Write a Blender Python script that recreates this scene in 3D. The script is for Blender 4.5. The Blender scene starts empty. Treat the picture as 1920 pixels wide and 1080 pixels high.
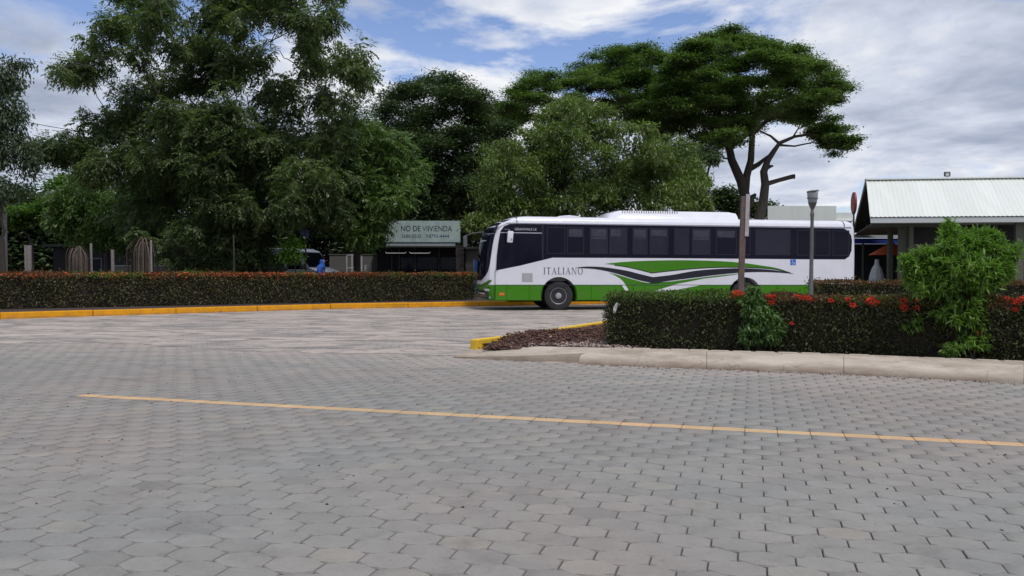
import bpy, bmesh, math, random
import numpy as np
from mathutils import Vector, Matrix, noise

random.seed(7)
rng = np.random.default_rng(7)
S = bpy.context.scene
C = S.collection
PI = math.pi

# ------------------------------------------------------------------ camera
F = 1600.0
EYE = 1.5
PITCH = math.atan(40 / F)
cam_d = bpy.data.cameras.new('camera')
cam = bpy.data.objects.new('camera', cam_d)
C.objects.link(cam)
cam_d.sensor_width = 36
cam_d.lens = 36 * F / 1920
cam_d.clip_start = 0.1
cam_d.clip_end = 3000
cam.location = (0, 0, EYE)
CAM_R = Matrix.Rotation(PI / 2 - PITCH, 3, 'X') @ Matrix.Rotation(math.radians(0.12), 3, 'Z')
cam.rotation_euler = CAM_R.to_euler()
S.camera = cam

# ------------------------------------------------------------------ sun, sky, exposure
SUN_EL, SUN_AZ = math.radians(63), math.radians(148)      # azimuth from +Y towards +X
sun_d = bpy.data.lights.new('sun', 'SUN')
sun_d.energy = 2.15
sun_d.angle = math.radians(9)
sun_d.color = (1.0, 0.955, 0.89)
sun = bpy.data.objects.new('sun', sun_d)
C.objects.link(sun)
sv = Vector((math.sin(SUN_AZ) * math.cos(SUN_EL), math.cos(SUN_AZ) * math.cos(SUN_EL), math.sin(SUN_EL)))
sun.rotation_euler = (-sv).to_track_quat('-Z', 'Y').to_euler()
sun.location = sv * 60

W = bpy.data.worlds.new('World')
S.world = W
W.use_nodes = True
nt = W.node_tree
nt.nodes.clear()


def N(t, kind, **kw):
    n = t.nodes.new(kind)
    for k, v in kw.items():
        setattr(n, k, v)
    return n


def setin(n, name, v):
    n.inputs[name].default_value = v


L = nt.links.new
out = N(nt, 'ShaderNodeOutputWorld')
sky = N(nt, 'ShaderNodeTexSky', sky_type='NISHITA')
sky.sun_disc = False
sky.sun_elevation = SUN_EL
sky.sun_rotation = SUN_AZ
sky.air_density = 1.0
sky.dust_density = 0.5
sky.ozone_density = 3.5
bg_sky = N(nt, 'ShaderNodeBackground')
setin(bg_sky, 'Strength', 0.135)
tint = N(nt, 'ShaderNodeVectorMath', operation='MULTIPLY')
L(sky.outputs[0], tint.inputs[0]); tint.inputs[1].default_value = (1.0, 0.93, 1.04)
L(tint.outputs[0], bg_sky.inputs[0])
tc = N(nt, 'ShaderNodeTexCoord')
sep = N(nt, 'ShaderNodeSeparateXYZ')
L(tc.outputs['Generated'], sep.inputs[0])


def M(op, a, b=None, clamp=False, t=nt):
    m = N(t, 'ShaderNodeMath', operation=op)
    m.use_clamp = clamp
    for i, v in enumerate((a, b)):
        if v is None:
            continue
        if isinstance(v, (int, float)):
            m.inputs[i].default_value = v
        else:
            t.links.new(v, m.inputs[i])
    return m.outputs[0]


zc = M('MAXIMUM', sep.outputs[2], 0.0)
den = M('ADD', zc, 0.16)
pu = M('DIVIDE', sep.outputs[0], den)
pv = M('DIVIDE', sep.outputs[1], den)
comb = N(nt, 'ShaderNodeCombineXYZ')
L(pu, comb.inputs[0]); L(pv, comb.inputs[1])


def noise_n(t, vec, scale, detail=6, rough=0.55, dist=0.0, w=None):
    n = N(t, 'ShaderNodeTexNoise')
    if w is not None:
        n.noise_dimensions = '4D'
        n.inputs['W'].default_value = w
    setin(n, 'Scale', scale); setin(n, 'Detail', detail); setin(n, 'Roughness', rough); setin(n, 'Distortion', dist)
    if vec is not None:
        t.links.new(vec, n.inputs['Vector'])
    return n.outputs[0]


def ramp(t, fac, stops):
    r = N(t, 'ShaderNodeValToRGB')
    e = r.color_ramp.elements
    while len(e) < len(stops):
        e.new(0.5)
    for i, (p, c) in enumerate(stops):
        e[i].position = p
        e[i].color = (c[0], c[1], c[2], 1) if not isinstance(c, (int, float)) else (c, c, c, 1)
    t.links.new(fac, r.inputs[0])
    return r.outputs[0]


cov0 = noise_n(nt, comb.outputs[0], 1.1, 10, 0.56, 0.5, 2.6)
cov = M('ADD', cov0, M('MULTIPLY', M('SUBTRACT', 1.0, M('MULTIPLY', zc, 4.0), clamp=True), 0.10))
covf = ramp(nt, cov, [(0.43, 0.0), (0.50, 1.0)])
shade = noise_n(nt, comb.outputs[0], 1.1, 9, 0.55, 0.4, 7.9)
fine = noise_n(nt, comb.outputs[0], 4.2, 8, 0.6, 0.3, 1.3)
az = M('DIVIDE', sep.outputs[0], M('ADD', M('ABSOLUTE', sep.outputs[1]), 0.05))
bank = ramp(nt, M('ADD', M('MULTIPLY', az, 0.5), 0.5), [(0.0, 0.45), (0.22, 0.48), (0.36, 0.84), (0.5, 0.86), (0.6, 0.78), (0.78, 0.72), (1.0, 0.66)])
# thick parts of the cloud are greyer, thin rims bright
thick = ramp(nt, cov, [(0.47, 0.0), (0.66, 0.42)])
br = M('ADD', M('MULTIPLY', M('SUBTRACT', shade, 0.5), 2.4), M('MULTIPLY', M('SUBTRACT', fine, 0.5), 0.7))
br = M('SUBTRACT', M('ADD', br, bank), thick, clamp=True)
ccol = ramp(nt, br, [(0.0, (0.27, 0.32, 0.42)), (0.3, (0.40, 0.45, 0.57)), (0.6, (0.60, 0.65, 0.77)), (0.95, (0.90, 0.91, 0.94))])
bg_cl = N(nt, 'ShaderNodeBackground')
setin(bg_cl, 'Strength', 1.0)
L(ccol, bg_cl.inputs[0])
mx = N(nt, 'ShaderNodeMixShader')
L(covf, mx.inputs[0]); L(bg_sky.outputs[0], mx.inputs[1]); L(bg_cl.outputs[0], mx.inputs[2])
L(mx.outputs[0], out.inputs[0])

S.view_settings.view_transform = 'Standard'
S.view_settings.look = 'None'
S.view_settings.exposure = 0.03
S.view_settings.gamma = 1.0
S.view_settings.use_curve_mapping = False
S.render.engine = 'CYCLES'
S.cycles.max_bounces = 6
S.cycles.transparent_max_bounces = 6


# ------------------------------------------------------------------ measuring helpers (photo pixel -> place)
def ray(px, py):
    return CAM_R @ Vector(((px - 960) / F, (540 - py) / F, -1.0))


def at(px, py, D):
    r = ray(px, py)
    return Vector((0, 0, EYE)) + r * (D / r.y)


def gnd(px, py, z=0.0):
    r = ray(px, py)
    return Vector((0, 0, EYE)) + r * ((z - EYE) / r.z)


# ------------------------------------------------------------------ object helpers
def tag(o, label=None, cat=None, group=None, kind=None):
    if label: o['label'] = label
    if cat: o['category'] = cat
    if group: o['group'] = group
    if kind: o['kind'] = kind
    return o


def mesh(name, V, Fc, mat, smooth=False):
    """V (n,3) array, Fc: list of faces or (m,k) int array"""
    me = bpy.data.meshes.new(name)
    V = np.asarray(V, dtype=np.float32)
    if isinstance(Fc, np.ndarray):
        m, k = Fc.shape
        me.vertices.add(len(V)); me.vertices.foreach_set('co', V.ravel())
        me.loops.add(m * k); me.loops.foreach_set('vertex_index', Fc.astype(np.int32).ravel())
        me.polygons.add(m)
        me.polygons.foreach_set('loop_start', np.arange(0, m * k, k, dtype=np.int32))
        me.polygons.foreach_set('loop_total', np.full(m, k, dtype=np.int32))
    else:
        me.from_pydata([tuple(map(float, v)) for v in V], [], Fc)
    me.update(calc_edges=True)
    me.validate()
    if mat is not None:
        me.materials.append(mat)
    if smooth:
        me.polygons.foreach_set('use_smooth', np.ones(len(me.polygons), dtype=bool))
    return me


def obj(name, me, parent=None, loc=None):
    o = bpy.data.objects.new(name, me)
    C.objects.link(o)
    if parent is not None: o.parent = parent
    if loc is not None: o.location = loc
    return o


def empty(name, loc=(0, 0, 0), rz=0.0, label=None, cat=None, group=None):
    o = bpy.data.objects.new(name, None)
    o.empty_display_size = 0.2
    C.objects.link(o)
    o.location = loc
    o.rotation_euler = (0, 0, rz)
    return tag(o, label, cat, group)


class MB:
    """collects simple solids into one mesh"""
    def __init__(s):
        s.V = []; s.F = []

    def add(s, V, Fc):
        b = len(s.V)
        s.V += [tuple(v) for v in V]
        s.F += [tuple(i + b for i in f) for f in Fc]
        return s

    def box(s, x0, x1, y0, y1, z0, z1):
        V = [(x0, y0, z0), (x1, y0, z0), (x1, y1, z0), (x0, y1, z0), (x0, y0, z1), (x1, y0, z1), (x1, y1, z1), (x0, y1, z1)]
        return s.add(V, [(0, 3, 2, 1), (4, 5, 6, 7), (0, 1, 5, 4), (1, 2, 6, 5), (2, 3, 7, 6), (3, 0, 4, 7)])

    def bar(s, a, b, w, h=None, up=(0, 0, 1)):
        h = w if h is None else h
        a, b = Vector(a), Vector(b)
        d = (b - a).normalized()
        u = Vector(up)
        if abs(d.dot(u)) > 0.98: u = Vector((0, 1, 0))
        x = d.cross(u).normalized(); y = x.cross(d)
        V = []
        for p in (a, b):
            for sx, sy in ((-1, -1), (1, -1), (1, 1), (-1, 1)):
                V.append(p + x * sx * w / 2 + y * sy * h / 2)
        return s.add(V, [(0, 1, 2, 3), (7, 6, 5, 4), (0, 4, 5, 1), (1, 5, 6, 2), (2, 6, 7, 3), (3, 7, 4, 0)])

    def tube(s, pts, rad, n=8, cap=True):
        pts = [Vector(p) for p in pts]
        if isinstance(rad, (int, float)): rad = [rad] * len(pts)
        b = len(s.V)
        prev = None
        for i, p in enumerate(pts):
            d = (pts[min(i + 1, len(pts) - 1)] - pts[max(i - 1, 0)])
            if d.length < 1e-6: d = Vector((0, 0, 1))
            d.normalize()
            if prev is None:
                prev = Vector((1, 0, 0)) if abs(d.x) < 0.9 else Vector((0, 1, 0))
            x = (prev - d * prev.dot(d)).normalized(); prev = x
            y = d.cross(x)
            for k in range(n):
                a = 2 * PI * k / n
                s.V.append(tuple(p + (x * math.cos(a) + y * math.sin(a)) * rad[i]))
        for i in range(len(pts) - 1):
            for k in range(n):
                k2 = (k + 1) % n
                s.F.append((b + i * n + k, b + i * n + k2, b + (i + 1) * n + k2, b + (i + 1) * n + k))
        if cap:
            s.F.append(tuple(b + k for k in range(n))[::-1])
            s.F.append(tuple(b + (len(pts) - 1) * n + k for k in range(n)))
        return s

    def lathe(s, prof, n=24, axis='z', c=(0, 0, 0)):
        """prof: (r, h) pairs; closed caps where r>0 at the ends"""
        b = len(s.V)
        for r, h in prof:
            for k in range(n):
                a = 2 * PI * k / n
                x, y = r * math.cos(a), r * math.sin(a)
                p = {'z': (x, y, h), 'y': (x, h, y), 'x': (h, x, y)}[axis]
                s.V.append((p[0] + c[0], p[1] + c[1], p[2] + c[2]))
        for i in range(len(prof) - 1):
            for k in range(n):
                k2 = (k + 1) % n
                s.F.append((b + i * n + k, b + i * n + k2, b + (i + 1) * n + k2, b + (i + 1) * n + k))
        s.F.append(tuple(b + k for k in range(n))[::-1])
        s.F.append(tuple(b + (len(prof) - 1) * n + k for k in range(n)))
        return s

    def prism(s, poly, y0, y1):
        """poly of (x,z), extruded in y"""
        n = len(poly)
        V = [(x, y0, z) for x, z in poly] + [(x, y1, z) for x, z in poly]
        return s.add(V, [tuple(range(n)), tuple(range(2 * n - 1, n - 1, -1))] +
                     [(i, i + n, (i + 1) % n + n, (i + 1) % n) for i in range(n)])

    def me(s, name, mat, smooth=False, bevel=0.0, seg=2):
        m = mesh(name, np.array(s.V), s.F, mat)
        bm = bmesh.new(); bm.from_mesh(m)
        bmesh.ops.recalc_face_normals(bm, faces=bm.faces)
        if bevel > 0:
            bmesh.ops.bevel(bm, geom=[e for e in bm.edges if e.calc_face_angle(0) > 0.5], offset=bevel, segments=seg, profile=0.6, affect='EDGES')
        bm.to_mesh(m); bm.free()
        if smooth:
            m.polygons.foreach_set('use_smooth', np.ones(len(m.polygons), dtype=bool))
            m.set_sharp_from_angle(angle=math.radians(35))
        return m

    def build(s, name, mat, parent=None, smooth=False, bevel=0.0, loc=None, seg=2):
        return obj(name, s.me(name, mat, smooth, bevel, seg), parent, loc)


# ------------------------------------------------------------------ materials
def mat(name, base, rough=0.7, metal=0.0, var=0.0, vscale=5.0, bump=0.0, bscale=40.0, island=0.0, objr=0.0, spec=0.5,
        coat=0.0, trans=0.0, grime=None, gscale=2.0, gamt=0.5, stretch=None):
    m = bpy.data.materials.new(name)
    m.use_nodes = True
    t = m.node_tree
    p = t.nodes['Principled BSDF']
    p.inputs['Roughness'].default_value = rough
    p.inputs['Metallic'].default_value = metal
    p.inputs['Specular IOR Level'].default_value = spec
    p.inputs['Coat Weight'].default_value = coat
    tcn = N(t, 'ShaderNodeTexCoord')
    vec = tcn.outputs['Object']
    geo = N(t, 'ShaderNodeNewGeometry')
    if stretch:
        mp = N(t, 'ShaderNodeMapping')
        mp.inputs['Scale'].default_value = stretch
        t.links.new(vec, mp.inputs[0]); vec = mp.outputs[0]
    col = None
    rgb = N(t, 'ShaderNodeRGB'); rgb.outputs[0].default_value = (*base, 1)
    col = rgb.outputs[0]

    def bright(col, fac, amt):
        # multiply the colour by 1 + (fac-.5)*amt
        k = M('ADD', M('MULTIPLY', M('SUBTRACT', fac, 0.5, t=t), amt, t=t), 1.0, t=t)
        v = N(t, 'ShaderNodeVectorMath', operation='SCALE')
        t.links.new(col, v.inputs[0]); t.links.new(k, v.inputs['Scale'])
        return v.outputs[0]
    if var:
        col = bright(col, noise_n(t, vec, vscale, 5, 0.6), var * 2.5)
    if island:
        col = bright(col, geo.outputs['Random Per Island'], island)
    if objr:
        oi = N(t, 'ShaderNodeObjectInfo')
        col = bright(col, oi.outputs['Random'], objr)
    if grime:
        g = noise_n(t, vec, gscale, 6, 0.65)
        gf = ramp(t, g, [(0.42, 0.0), (0.68, gamt)])
        mxn = N(t, 'ShaderNodeMix', data_type='RGBA')
        t.links.new(gf, mxn.inputs[0]); t.links.new(col, mxn.inputs[6])
        mxn.inputs[7].default_value = (*grime, 1)
        col = mxn.outputs[2]
    t.links.new(col, p.inputs['Base Color'])
    if bump:
        b = N(t, 'ShaderNodeBump')
        b.inputs['Strength'].default_value = bump
        b.inputs['Distance'].default_value = 0.02
        t.links.new(noise_n(t, vec, bscale, 6, 0.6), b.inputs['Height'])
        t.links.new(b.outputs[0], p.inputs['Normal'])
    if trans:
        tr = N(t, 'ShaderNodeBsdfTranslucent')
        ms = N(t, 'ShaderNodeMixShader'); ms.inputs[0].default_value = trans
        v = N(t, 'ShaderNodeVectorMath', operation='MULTIPLY')
        t.links.new(col, v.inputs[0]); v.inputs[1].default_value = (1.25, 1.5, 0.7)
        t.links.new(v.outputs[0], tr.inputs[0])
        t.links.new(p.outputs[0], ms.inputs[1]); t.links.new(tr.outputs[0], ms.inputs[2])
        t.links.new(ms.outputs[0], t.nodes['Material Output'].inputs[0])
    return m


def paver_mat(name, base, worn=None):
    """concrete paver: every piece its own tone, plus broad dusty patches over the road"""
    m = bpy.data.materials.new(name); m.use_nodes = True
    t = m.node_tree; p = t.nodes['Principled BSDF']
    p.inputs['Roughness'].default_value = 0.82
    p.inputs['Specular IOR Level'].default_value = 0.35
    geo = N(t, 'ShaderNodeNewGeometry'); oi = N(t, 'ShaderNodeObjectInfo')
    r = M('FRACT', M('ADD', geo.outputs['Random Per Island'], oi.outputs['Random'], t=t), t=t)
    pos = geo.outputs['Position']
    tone = ramp(t, r, [(0.0, tuple(c * 0.86 for c in base)), (0.06, tuple(c * 0.95 for c in base)), (0.5, base),
                       (0.86, tuple(c * 1.06 for c in base)), (1.0, (base[0] * 1.09, base[1] * 1.06, base[2] * 1.0))])
    big = noise_n(t, pos, 0.33, 4, 0.5)
    tint = ramp(t, big, [(0.32, (0.93, 1.01, 1.03)), (0.5, (1.0, 1.0, 1.0)), (0.68, (1.08, 1.0, 0.98))])
    mu = N(t, 'ShaderNodeVectorMath', operation='MULTIPLY'); t.links.new(tone, mu.inputs[0]); t.links.new(tint, mu.inputs[1])
    fn = noise_n(t, pos, 38, 7, 0.75)
    mid = noise_n(t, pos, 5.5, 5, 0.6)
    k = M('ADD', M('MULTIPLY', fn, 0.42, t=t), M('MULTIPLY', mid, 0.4, t=t), t=t)
    st_ = ramp(t, noise_n(t, pos, 1.9, 7, 0.68, 0.4), [(0.30, 0.80), (0.46, 1.0), (0.60, 1.0), (0.75, 1.08)])
    k = M('MULTIPLY', M('ADD', k, 0.59, t=t), st_, t=t)
    sc = N(t, 'ShaderNodeVectorMath', operation='SCALE'); t.links.new(mu.outputs[0], sc.inputs[0]); t.links.new(k, sc.inputs['Scale'])
    col = sc.outputs[0]
    spot = ramp(t, noise_n(t, pos, 3.3, 3, 0.5, 0.8, None), [(0.69, 1.0), (0.74, 0.70)])
    sc2 = N(t, 'ShaderNodeVectorMath', operation='MULTIPLY'); t.links.new(col, sc2.inputs[0]); t.links.new(spot, sc2.inputs[1])
    col = sc2.outputs[0]
    # dust blown off the driveway onto the far side of the road
    sp_ = N(t, 'ShaderNodeVectorMath', operation='DOT_PRODUCT'); t.links.new(pos, sp_.inputs[0]); sp_.inputs[1].default_value = (0.292, 0.956, 0)
    dv = M('MULTIPLY', M('SUBTRACT', sp_.outputs['Value'], 9.6, t=t), 0.24, clamp=True, t=t)
    mpd = N(t, 'ShaderNodeMapping'); mpd.inputs['Scale'].default_value = (0.5, 1.6, 1); mpd.inputs['Rotation'].default_value = (0, 0, 0.25)
    t.links.new(pos, mpd.inputs[0])
    dn = ramp(t, M('ADD', noise_n(t, mpd.outputs[0], 1.3, 7, 0.7, 0.6), M('MULTIPLY', dv, 0.42, t=t), t=t), [(0.60, 0.0), (0.88, 0.8)])
    mxd = N(t, 'ShaderNodeMix', data_type='RGBA'); t.links.new(dn, mxd.inputs[0]); t.links.new(col, mxd.inputs[6]); mxd.inputs[7].default_value = (0.37, 0.32, 0.28, 1)
    col = mxd.outputs[2]
    if worn:
        w = ramp(t, noise_n(t, pos, 22, 6, 0.7), [(0.5, 0.0), (0.66, 0.75)])
        mxn = N(t, 'ShaderNodeMix', data_type='RGBA'); t.links.new(w, mxn.inputs[0])
        t.links.new(col, mxn.inputs[6]); mxn.inputs[7].default_value = (*worn, 1)
        col = mxn.outputs[2]
    t.links.new(col, p.inputs['Base Color'])
    b = N(t, 'ShaderNodeBump'); b.inputs['Strength'].default_value = 0.35; b.inputs['Distance'].default_value = 0.004
    t.links.new(noise_n(t, pos, 70, 6, 0.7), b.inputs['Height']); t.links.new(b.outputs[0], p.inputs['Normal'])
    return m


def leaf_mat(name, dark, light, trans=0.3, rough=0.45, pscale=0.7, spec=0.35):
    m = bpy.data.materials.new(name); m.use_nodes = True
    t = m.node_tree; p = t.nodes['Principled BSDF']
    p.inputs['Roughness'].default_value = rough
    p.inputs['Specular IOR Level'].default_value = spec
    geo = N(t, 'ShaderNodeNewGeometry')
    r = M('ADD', M('MULTIPLY', geo.outputs['Random Per Island'], 0.55, t=t),
          M('MULTIPLY', noise_n(t, geo.outputs['Position'], pscale, 4, 0.6), 0.75, t=t), t=t)
    col = ramp(t, r, [(0.3, dark), (0.95, light)])
    t.links.new(col, p.inputs['Base Color'])
    tr = N(t, 'ShaderNodeBsdfTranslucent')
    v = N(t, 'ShaderNodeVectorMath', operation='MULTIPLY')
    t.links.new(col, v.inputs[0]); v.inputs[1].default_value = (1.2, 1.5, 0.6)
    t.links.new(v.outputs[0], tr.inputs[0])
    ms = N(t, 'ShaderNodeMixShader'); ms.inputs[0].default_value = trans
    t.links.new(p.outputs[0], ms.inputs[1]); t.links.new(tr.outputs[0], ms.inputs[2])
    t.links.new(ms.outputs[0], t.nodes['Material Output'].inputs[0])
    return m


GREY = (0.244, 0.231, 0.212)
mt = dict(
    paver=paver_mat('paver_concrete', GREY),
    line=paver_mat('paver_yellow_paint', (0.56, 0.37, 0.19), worn=(0.34, 0.28, 0.22)),
    edge=mat('dirty_paver_edge', (0.185, 0.173, 0.158), 0.95, var=0.5, vscale=18),
    joint=mat('joint_sand', (0.105, 0.097, 0.088), 0.95, var=0.3, vscale=3, bump=0.4),
    earth=mat('earth', (0.13, 0.10, 0.075), 0.95, var=0.4, vscale=1.2, bump=0.6, bscale=12),
    soil=mat('dark_soil', (0.055, 0.036, 0.028), 0.95, var=0.5, vscale=6, bump=0.8, bscale=30),
    walk=mat('sidewalk_concrete', (0.53, 0.46, 0.375), 0.85, var=0.16, vscale=2.2, bump=0.35, bscale=45, grime=(0.20, 0.15, 0.11), gscale=2.2, gamt=0.75, stretch=(0.6, 0.6, 4.0)),
    kerb=mat('kerb_yellow_paint', (0.78, 0.34, 0.008), 0.7, spec=0.2, var=0.10, vscale=3, bump=0.3, bscale=30, grime=(0.40, 0.19, 0.04), gscale=5, gamt=0.4),
    kerb2=mat('kerb_bright_yellow_paint', (0.78, 0.50, 0.02), 0.65, var=0.1, vscale=5, bump=0.2, grime=(0.4, 0.2, 0.06), gscale=8, gamt=0.4),
    white=mat('white_bus_paint', (0.74, 0.74, 0.79), 0.25, var=0.03, vscale=1.2, coat=0.4, grime=(0.50, 0.49, 0.48), gscale=1.6, gamt=0.18),
    green=mat('green_bus_paint', (0.046, 0.205, 0.0015), 0.42, var=0.08, vscale=2, spec=0.3, grime=(0.10, 0.17, 0.05), gscale=2.2, gamt=0.3),
    dgreen=mat('dark_green_vinyl', (0.05, 0.15, 0.012), 0.4),
    black=mat('black_vinyl', (0.012, 0.012, 0.02), 0.35),
    glass=mat('tinted_bus_glass', (0.008, 0.008, 0.018), 0.07, spec=0.13, var=0.1, vscale=1.5),
    glass2=mat('paler_window_glass', (0.018, 0.017, 0.032), 0.10, spec=0.3, var=0.4, vscale=1.3),  # lighter pane tint: reflections and curtains put into the colour
    curtain_sheen=mat('curtain_sheen_tint', (0.05, 0.047, 0.068), 0.25, spec=0.3, var=0.5, vscale=6),  # paler colour carries the sky reflection along with curtain shapes
    rubber=mat('tyre_rubber', (0.025, 0.024, 0.026), 0.85, var=0.2, vscale=8),
    rim=mat('wheel_steel', (0.34, 0.34, 0.36), 0.5, metal=0.3, var=0.2, vscale=10),
    under=mat('dark_underbody', (0.012, 0.012, 0.012), 0.9),
    plastic=mat('grey_plastic', (0.10, 0.10, 0.11), 0.6),
    lightgrey=mat('light_grey_plastic', (0.42, 0.42, 0.44), 0.55, var=0.1),
    orange=mat('orange_lamp_lens', (0.75, 0.16, 0.02), 0.3),
    clear=mat('headlamp_glass', (0.55, 0.60, 0.58), 0.12, spec=0.8),
    blue=mat('blue_sign_film', (0.01, 0.13, 0.55), 0.4),
    ink=mat('grey_lettering', (0.09, 0.09, 0.11), 0.5),
    sil=mat('silver_lettering', (0.5, 0.5, 0.55), 0.4),
    bark=mat('bark', (0.055, 0.045, 0.036), 0.95, var=0.5, vscale=3, bump=0.9, bscale=9, stretch=(1, 1, 0.3)),
    barkl=mat('pale_bark', (0.13, 0.115, 0.095), 0.95, var=0.4, vscale=3, bump=0.7, bscale=9, stretch=(1, 1, 0.3)),
    twig=mat('hedge_twigs', (0.028, 0.020, 0.015), 0.95, var=0.6, vscale=14, bump=0.8, bscale=25),
    hleaf=leaf_mat('ixora_leaf', (0.024, 0.030, 0.012), (0.095, 0.108, 0.036), 0.2, 0.5, 2.0),
    hleafg=leaf_mat('ixora_top_leaf', (0.045, 0.09, 0.012), (0.13, 0.22, 0.035), 0.3, 0.5, 2.0),
    hleafr=leaf_mat('ixora_red_young_leaf', (0.07, 0.03, 0.012), (0.20, 0.085, 0.035), 0.3, 0.5, 2.0),
    farleaf=leaf_mat('far_hedge_leaf', (0.034, 0.036, 0.014), (0.140, 0.130, 0.052), 0.2, 0.55, 1.4),
    flower=leaf_mat('ixora_red_petals', (0.50, 0.03, 0.02), (0.80, 0.09, 0.05), 0.3, 0.6, 4),
    flowerd=leaf_mat('ixora_dull_petals', (0.34, 0.07, 0.03), (0.68, 0.17, 0.07), 0.3, 0.6, 3),
    shrubleaf=leaf_mat('shrub_leaf', (0.060, 0.120, 0.020), (0.220, 0.360, 0.075), 0.38, 0.4, 2.5),
    wildleaf=leaf_mat('wild_shrub_leaf', (0.055, 0.11, 0.035), (0.17, 0.27, 0.095), 0.35, 0.45, 3),
    neem=leaf_mat('neem_leaf', (0.042, 0.068, 0.028), (0.160, 0.205, 0.085), 0.38, 0.42, 0.5),
    neem2=leaf_mat('young_green_leaf', (0.050, 0.090, 0.022), (0.150, 0.230, 0.065), 0.33, 0.42, 0.5),
    mango=leaf_mat('olive_leaf', (0.062, 0.098, 0.026), (0.190, 0.250, 0.070), 0.28, 0.42, 0.6),
    rain=leaf_mat('raintree_leaf', (0.048, 0.086, 0.022), (0.150, 0.225, 0.058), 0.32, 0.5, 0.4),
    darkleaf=leaf_mat('dark_green_leaf', (0.034, 0.056, 0.026), (0.100, 0.140, 0.062), 0.25, 0.5, 0.4),
    greyleaf=leaf_mat('grey_green_leaf', (0.035, 0.055, 0.030), (0.11, 0.150, 0.085), 0.3, 0.5, 0.8),
    brightleaf=leaf_mat('bright_vine_leaf', (0.04, 0.09, 0.010), (0.12, 0.22, 0.025), 0.4, 0.5, 0.8),
    mulch=mat('mulch_bark_chips', (0.105, 0.052, 0.038), 0.95, island=1.2, bump=0.4),
    pebble=mat('pale_pebbles', (0.34, 0.27, 0.24), 0.9, island=0.8),
    rust=mat('rusty_steel', (0.130, 0.105, 0.098), 0.85, var=0.35, vscale=9, bump=0.4, grime=(0.25, 0.11, 0.05), gscale=12, gamt=0.6),
    signw=mat('weathered_white_sign', (0.50, 0.47, 0.47), 0.6, var=0.15, vscale=6, grime=(0.25, 0.2, 0.18), gscale=7, gamt=0.6),
    galv=mat('galvanised_steel', (0.17, 0.17, 0.165), 0.55, metal=0.35, var=0.3, vscale=6, grime=(0.10, 0.09, 0.07), gscale=8, gamt=0.5),
    lampglass=mat('cloudy_lamp_glass', (0.34, 0.36, 0.37), 0.3, var=0.35, vscale=9),
    roofw=mat('white_corrugated_steel', (0.70, 0.73, 0.67), 0.45, var=0.05, vscale=0.6, objr=0.08, grime=(0.58, 0.57, 0.50), gscale=0.8, gamt=0.35, stretch=(3, 0.3, 0.3)),
    fascia=mat('pale_fascia_board', (0.50, 0.53, 0.52), 0.6, var=0.06),
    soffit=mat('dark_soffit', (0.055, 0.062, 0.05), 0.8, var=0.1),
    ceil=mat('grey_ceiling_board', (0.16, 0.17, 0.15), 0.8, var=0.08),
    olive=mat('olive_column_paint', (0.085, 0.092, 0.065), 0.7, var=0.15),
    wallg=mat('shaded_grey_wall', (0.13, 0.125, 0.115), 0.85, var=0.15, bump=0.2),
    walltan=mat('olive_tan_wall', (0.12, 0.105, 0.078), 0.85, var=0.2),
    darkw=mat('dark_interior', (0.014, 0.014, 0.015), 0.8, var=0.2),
    tarpb=mat('blue_tarpaulin', (0.02, 0.04, 0.30), 0.6, var=0.15),
    tarpo=mat('orange_awning_cloth', (0.68, 0.12, 0.03), 0.7, var=0.12),
    redd=mat('red_disc_paint', (0.30, 0.035, 0.035), 0.5, var=0.2, vscale=4),
    teal=mat('pale_teal_sign_panel', (0.44, 0.56, 0.54), 0.6, var=0.12, vscale=1.6, grime=(0.18, 0.22, 0.2), gscale=2, gamt=0.4),
    band=mat('greyed_band_board', (0.34, 0.40, 0.43), 0.6, var=0.1),
    brick=mat('old_brick', (0.10, 0.085, 0.075), 0.9, objr=0.6, var=0.3, vscale=20),
    tube=mat('white_lamp_tube', (0.55, 0.55, 0.57), 0.4),
    post=mat('weathered_post', (0.24, 0.215, 0.20), 0.85, var=0.3, vscale=8),
    lowwall=mat('low_wall_render', (0.13, 0.135, 0.125), 0.9, var=0.25, vscale=1.5),
    rail=mat('pale_rail', (0.30, 0.31, 0.27), 0.7, var=0.1),
    dry=leaf_mat('dry_drooping_frond', (0.04, 0.032, 0.025), (0.15, 0.115, 0.09), 0.15, 0.8, 3),
    van=mat('white_van_paint', (0.66, 0.67, 0.72), 0.3, coat=0.3, var=0.04),
    redaw=mat('red_awning', (0.33, 0.04, 0.06), 0.7, var=0.2),
    pinkaw=mat('pink_awning_trim', (0.55, 0.36, 0.38), 0.7),
    jacket=mat('blue_jacket_cloth', (0.012, 0.07, 0.30), 0.85, var=0.2, vscale=12),
    trouser=mat('dark_trouser_cloth', (0.03, 0.035, 0.06), 0.9, var=0.2),
    skin=mat('brown_skin', (0.20, 0.11, 0.07), 0.6),
    hair=mat('black_hair', (0.01, 0.009, 0.008), 0.6),
    navy=mat('navy_paint', (0.03, 0.03, 0.10), 0.6, var=0.2),
    bluep=mat('blue_door_paint', (0.03, 0.12, 0.42), 0.5, var=0.1),
    wire=mat('black_cable', (0.03, 0.03, 0.035), 0.7),
    litter=mat('white_litter', (0.6, 0.6, 0.58), 0.8, var=0.1),
    drive=None,
)

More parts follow.
